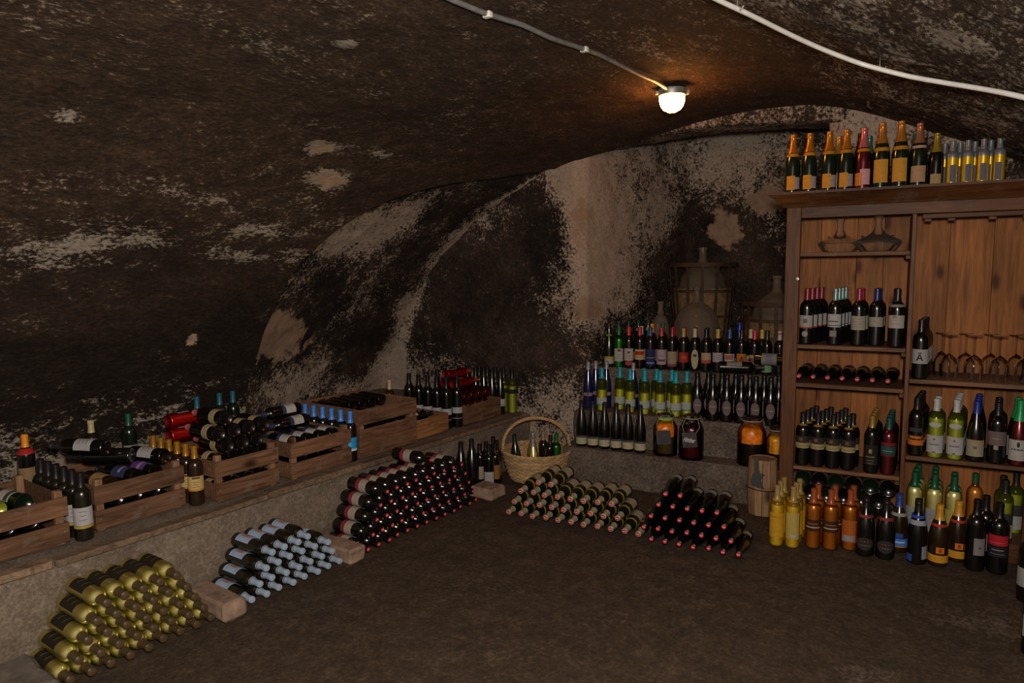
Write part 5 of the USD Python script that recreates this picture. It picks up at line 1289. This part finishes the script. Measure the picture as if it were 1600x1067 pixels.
champ('t4', (168, 104, 78), [('label', .022, .108, 56, (150, 118, 88), 0), ('shoulder_label', .195, .215, 180, (160, 130, 110), 0)])
champ('t5', (164, 120, 50), [('label', .022, .108, 56, (150, 118, 88), 0)], H=.32, R=.040)
champ('t6', (40, 24, 24), [], H=.33)
champ('t7', (60, 120, 100), [], H=.325)
kind('t8', 'rose_wine_bottle', 'bottle', 'bord', 'rosedark', (180, 18, 110), [], H=.335)
kind('t9', 'sparkling_wine_bottle', 'bottle', 'cham', 'black', (140, 118, 34), [('label', .0, .06, 40, (140, 120, 80), 0)], H=.275, R=.036, cap_z=.19, cap_metal=.5)
TT = 'sparkling wines on top of the cupboard'
for k, x, d, lab in [('t1', -.003, .056, 'gold-foiled sparkling wine at the outer end of the cupboard top'), ('t1', .086, .056, 'gold-foiled sparkling wine, second from the outer end of the cupboard top'), ('t1', .188, .060, 'gold-foiled sparkling wine, third from the outer end of the cupboard top'), ('t1', .276, .060, 'gold-foiled sparkling wine beside the pink-foiled one'),
                     ('t3', .363, .056, 'pink-foiled sparkling rosé on top of the cupboard'), ('t2', .452, .060, 'tall gold-foiled sparkling wine just past the pink-foiled one'), ('t2', .543, .057, 'tall gold-foiled sparkling wine with broad gold label before the copper foil'), ('t4', .630, .060, 'copper-foiled sparkling wine on top of the cupboard'),
                     ('t5', .232, .165, 'narrow gold foil behind the third bottle on the cupboard top'), ('t5', .268, .262, 'narrow gold foil, second in the rear row on the cupboard top'), ('t6', .345, .175, 'brown-foiled dark bottle in the rear row on the cupboard top'), ('t7', .385, .275, 'green-foiled bottle behind the pink foil on the cupboard top'),
                     ('t8', .455, .175, 'dark bottle with magenta capsule in the rear row on the cupboard top'), ('t5', .545, .165, 'gold foil with ring emblem between the two tall gold-foiled bottles'), ('t7', .620, .255, 'green-foiled bottle behind the copper foil on the cupboard top'), ('t9', .711, .060, 'small black bottle with gold top beside the little yellow bottles')]:
    stand(k, K(x, d, ZT), lab, TT, jit=3)
kind('mini', 'white_wine_bottle', 'small bottle', 'bord', 'straw', (116, 118, 122), [('label', .012, .100, 27, (84, 84, 98), 0)], H=.225, R=.029, cap_z=.185, cap_metal=.5)
for i, (x, d) in enumerate([(.752, .117), (.784, .055), (.821, .125), (.852, .060), (.888, .130), (.920, .058), (.958, .130), (.990, .062)]):
    stand('mini', K(x, d, ZT), 'little yellow bottle with silver capsule on the cupboard top, %s from the gold-topped small one' % ORD[i], 'little yellow bottles on top of the cupboard', jit=20)

# ---- bottles standing on the floor before the cabinet
kind('f_yel', 'white_wine_bottle', 'bottle', 'bord', 'straw', (152, 128, 72), [('label', .05, .19, 74, (176, 130, 22), 0, (('print_line', .165, .167, 56, (130, 90, 20), 0), ('print_line', .17, .172, 60, (130, 90, 20), 0)))], H=.345, R=.0385, cap_z=.225, cap_metal=.2)
kind('f_yel2', 'white_wine_bottle', 'bottle', 'bord', 'straw', (152, 128, 72), [('label', .05, .20, 62, (160, 140, 70), 0, (('print', .06, .078, 22, (150, 148, 150), 8),))], H=.345, R=.0385, cap_z=.225, cap_metal=.2)
FG = 'yellow wines on the floor by the cupboard post'
for i, (x, d, k) in enumerate([(.005, -.262, 'f_yel'), (.089, -.252, 'f_yel2'), (.012, -.175, 'f_yel'), (.096, -.167, 'f_yel'), (.020, -.090, 'f_yel'), (.105, -.082, 'f_yel')]):
    stand(k, K(x, d, 0), 'bright yellow wine with tan capsule before the cupboard post, %s counted front to back' % ORD[i], FG, jit=2)
kind('f_amb', 'rose_wine_bottle', 'bottle', 'bord', 'amber', (150, 74, 34), [('label', .10, .165, 74, (52, 26, 12), 0, (('print', .118, .126, 54, (150, 130, 110), 0), ('print', .138, .146, 40, (120, 70, 20), 0)))], H=.335, R=.0415, cap_z=.228, cap_metal=.2)
kind('f_amb2', 'rose_wine_bottle', 'bottle', 'bord', 'amber', (150, 74, 34), [('label', .045, .17, 66, (150, 76, 20), 0, (('print', .05, .085, 44, (124, 124, 132), -8),))], H=.335, R=.0415, cap_z=.228, cap_metal=.2)
for i, (x, d, k) in enumerate([(.192, -.205, 'f_amb'), (.280, -.188, 'f_amb'), (.376, -.145, 'f_amb2'), (.208, -.115, 'f_amb'), (.295, -.098, 'f_amb'), (.388, -.052, 'f_amb2')]):
    stand(k, K(x, d, 0), 'amber wine with copper capsule on the floor, %s of the amber ones front to back' % ORD[i], 'amber wines on the floor by the cupboard', jit=4)
kind('f_spk', 'sparkling_wine_bottle', 'bottle', 'cham', 'black', (22, 18, 18), [('oval_label', .035, .105, 58, (40, 34, 34), 0, (('print', .082, .087, 40, (130, 66, 50), 0), ('print_line', .06, .064, 34, (110, 100, 96), 0))), ('neck_label', .212, .228, 180, (120, 40, 36), 0)], H=.325, R=.047, cap_z=.25)
kind('f_blu', 'sparkling_wine_bottle', 'bottle', 'cham', 'brown', (38, 56, 120), [('label', .042, .082, 70, (54, 104, 180), 0, (('print_line', .058, .066, 46, (150, 170, 200), 0),)), ('band', .032, .041, 70, (140, 104, 40), 0), ('upper_label', .086, .112, 30, (40, 60, 120), 0), ('neck_label', .205, .222, 180, (130, 130, 136), 0)], H=.325, R=.047, cap_z=.232)
kind('f_str', 'sparkling_wine_bottle', 'bottle', 'cham', 'black', (20, 18, 18), [('label', .03, .10, 30, (120, 124, 130), 58), ('lower_label', .012, .05, 24, (40, 70, 140), -52), ('neck_label', .21, .235, 180, (130, 134, 146), 0), ('band', .235, .262, 180, (40, 72, 160), 0)], H=.345, R=.047, cap_z=.25)
kind('f_ora', 'sparkling_wine_bottle', 'bottle', 'cham', 'brown', (176, 124, 30), [('label', .022, .062, 78, (176, 124, 30), 0), ('upper_label', .072, .105, 24, (176, 100, 30), 14, (('print', .078, .099, 8, (150, 44, 20), 0),)), ('neck_label', .212, .226, 180, (150, 40, 24), 0)], H=.325, R=.047, cap_z=.226)
kind('f_mag', 'red_wine_bottle', 'bottle', 'bord', 'black', (15, 13, 15), [('label', .085, .175, 34, (110, 104, 106), 24, (('print', .12, .13, 6, (50, 50, 54), 0),))], H=.37, R=.046, cap_z=.235)
kind('f_redl', 'red_wine_bottle', 'bottle', 'bord', 'black', (15, 13, 15), [('label', .150, .205, 62, (150, 22, 34), 0, (('print_line', .165, .168, 40, (190, 90, 90), 0),)), ('lower_label', .090, .145, 62, (24, 23, 25), 0, (('print_line', .125, .131, 34, (110, 106, 106), 0), ('print_line', .105, .109, 40, (90, 86, 86), 0)))], H=.365, R=.046, cap_z=.235)
FB = 'dark bottles on the floor before the cupboard'
for x, y, k, lab in [(.455, -.193, 'f_spk', 'dark sparkling wine with red-edged oval label next to the amber wines'), (.553, -.193, 'f_spk', 'dark sparkling wine with red-edged oval label beside the blue-labelled one'), (.617, -.060, 'f_blu', 'brown sparkling wine with bright blue label on the floor'),
                     (.702, -.184, 'f_str', 'dark sparkling wine with blue-and-white striped neck on the floor'), (.800, -.168, 'f_ora', 'front brown bottle with orange-yellow labels on the floor'), (.893, -.060, 'f_ora', 'rear brown bottle with orange-yellow labels beside the tall black bottles'),
                     (.964, -.145, 'f_mag', 'tall black bottle with narrow grey label on the floor'), (1.013, -.052, 'f_mag', 'tall black bottle behind the red-labelled one on the floor'), (1.062, -.141, 'f_redl', 'tall black bottle with red upper label on the floor')]:
    stand(k, K(x, y, 0), lab, FB, jit=3)
kind('edge', 'red_wine_bottle', 'bottle', 'bord', 'black', (18, 14, 15), [('label', .075, .165, 66, (128, 130, 124), -10)], H=.37, R=.050, cap_z=.235)
stand('edge', level(1607, 938, 0), 'big black bottle with grey label cut by the picture edge', None)
stand('edge', level(1618, 1022, 0), 'big black bottle standing nearest the camera, mostly outside the picture', None)

# ---------------------------------------------------------------- on the vault: lamp, conduit, cable
def ceil_z(t):
    return float(np.interp(t, vt[ta > .8], vz[ta > .8]))
from scipy.spatial import cKDTree
_gst = F_VAULT[:, :2]; _gz = F_VAULT[:, 2]; _up = F_VAULT[:, 2] > 1.5
_kd = cKDTree(_gst[_up])
def under_vault(s, t, r=.05):
    "lowest point of the rough vault near s, t"
    k = _kd.query_ball_point((s, t), r)
    return float(_gz[_up][k].min()) if k else ceil_z(t)
lamp_p = W(2.83, 1.20, under_vault(2.83, 1.20, .10) - .004)
m_lamp = usdkit.material(stage, '/World/Looks/lamp_glow', {'e': ('emission', {'color': (1.0, .36, .07), 'strength': 75.0})}, [], surface='e.emission')
lampx = thing('ceiling_lamp', 'lit bulkhead lamp with grey metal base fixed to the vault', 'lamp', mat4(lamp_p))
z_ = -1
obj('base', lathe([(0, 0), (.080, 0), (.082, -.010), (.078, -.034), (.070, -.040), (0, -.040)][::-1], 32), m_steel, lampx)
obj('lug', join([box(-.098, -.070, -.012, .012, -.028, -.008, .002), box(.070, .098, -.012, .012, -.028, -.004, .002)]), m_steel, lampx)
gl = [(0, -.128), (.024, -.125), (.047, -.115), (.062, -.098), (.071, -.076), (.074, -.056), (.074, -.042), (0, -.042)]
obj('glass_dome', lathe(gl, 32), m_lamp, lampx, smooth=60, label='glowing glass dome')
for k in range(2):
    a_ = math.pi * k / 2 + .5
    th = np.linspace(-math.pi / 2, math.pi / 2, 15)
    obj('guard_wire', tube([(.078 * math.sin(x) * math.cos(a_), .078 * math.sin(x) * math.sin(a_), -.042 - .090 * math.cos(x)) for x in th], .0022, 6), m_steel, lampx)
con = [(.6, 1.06), (1.142, 1.103), (1.464, 1.139), (1.843, 1.169), (2.238, 1.19), (2.55, 1.20), (2.80, 1.20)]
cs = np.linspace(.6, 2.80, 50); ct = np.interp(cs, [c[0] for c in con], [c[1] for c in con])
cond = thing('conduit', 'straight grey metal conduit running along the vault to the lamp', 'conduit')
_cs = np.linspace(.6, 2.80, 12); _cz = [under_vault(a, np.interp(a, cs, ct), .12) - .014 for a in _cs]
def con_p(s):
    t_ = np.interp(s, cs, ct)
    return W(s, t_, float(np.interp(s, _cs, _cz)))
obj('pipe', tube([con_p(s) for s in cs], .011, 10), m_steel, cond)
for s in (1.86, 1.2):
    q = con_p(s)
    obj('clip', turn(join([box(-.012, .012, -.018, .018, -.014, .010, .003)]), q, D, N, UP), m_white, cond)
cab_pts = np.array([(1.20, 1.86), (1.45, 1.93), (1.637, 2.001), (1.895, 2.111), (2.022, 2.204), (2.10, 2.33), (2.105, 2.45), (2.06, 2.58), (1.98, 2.70), (1.865, 2.831), (1.70, 3.0), (1.5, 3.2)])
ck = np.r_[0, np.cumsum(np.linalg.norm(np.diff(cab_pts, axis=0), axis=1))]
kk = np.linspace(0, ck[-1], 80)
cS, cT = PchipInterpolator(ck, cab_pts[:, 0])(kk), PchipInterpolator(ck, cab_pts[:, 1])(kk)
cable = thing('ceiling_cable', 'loose white cable slung across the vault above the cupboard', 'cable')
obj('cable_sheath', tube([W(a_, b_, ceil_z(b_) - .055) for a_, b_ in zip(cS, cT)], .0095, 10), m_white, cable)
for j in (14, 40, 66):
    q = W(cS[j], cT[j], ceil_z(cT[j]) - .055)
    obj('cable_hook', tube([q + UP * .06, q + UP * .012, q - UP * .008 + N * .012, q + UP * .006 + N * .022], .003, 6), m_steel, cable)
hook = tag(obj('wall_hook', tube([W(3.3, 2.15, ceil_z(2.15) + .02), W(3.3, 2.15, ceil_z(2.15) - .05), W(3.3, 2.17, ceil_z(2.15) - .065)], .008, 8), m_iron), 'small rusty iron stub in the vault above the cupboard bottles', 'hook')
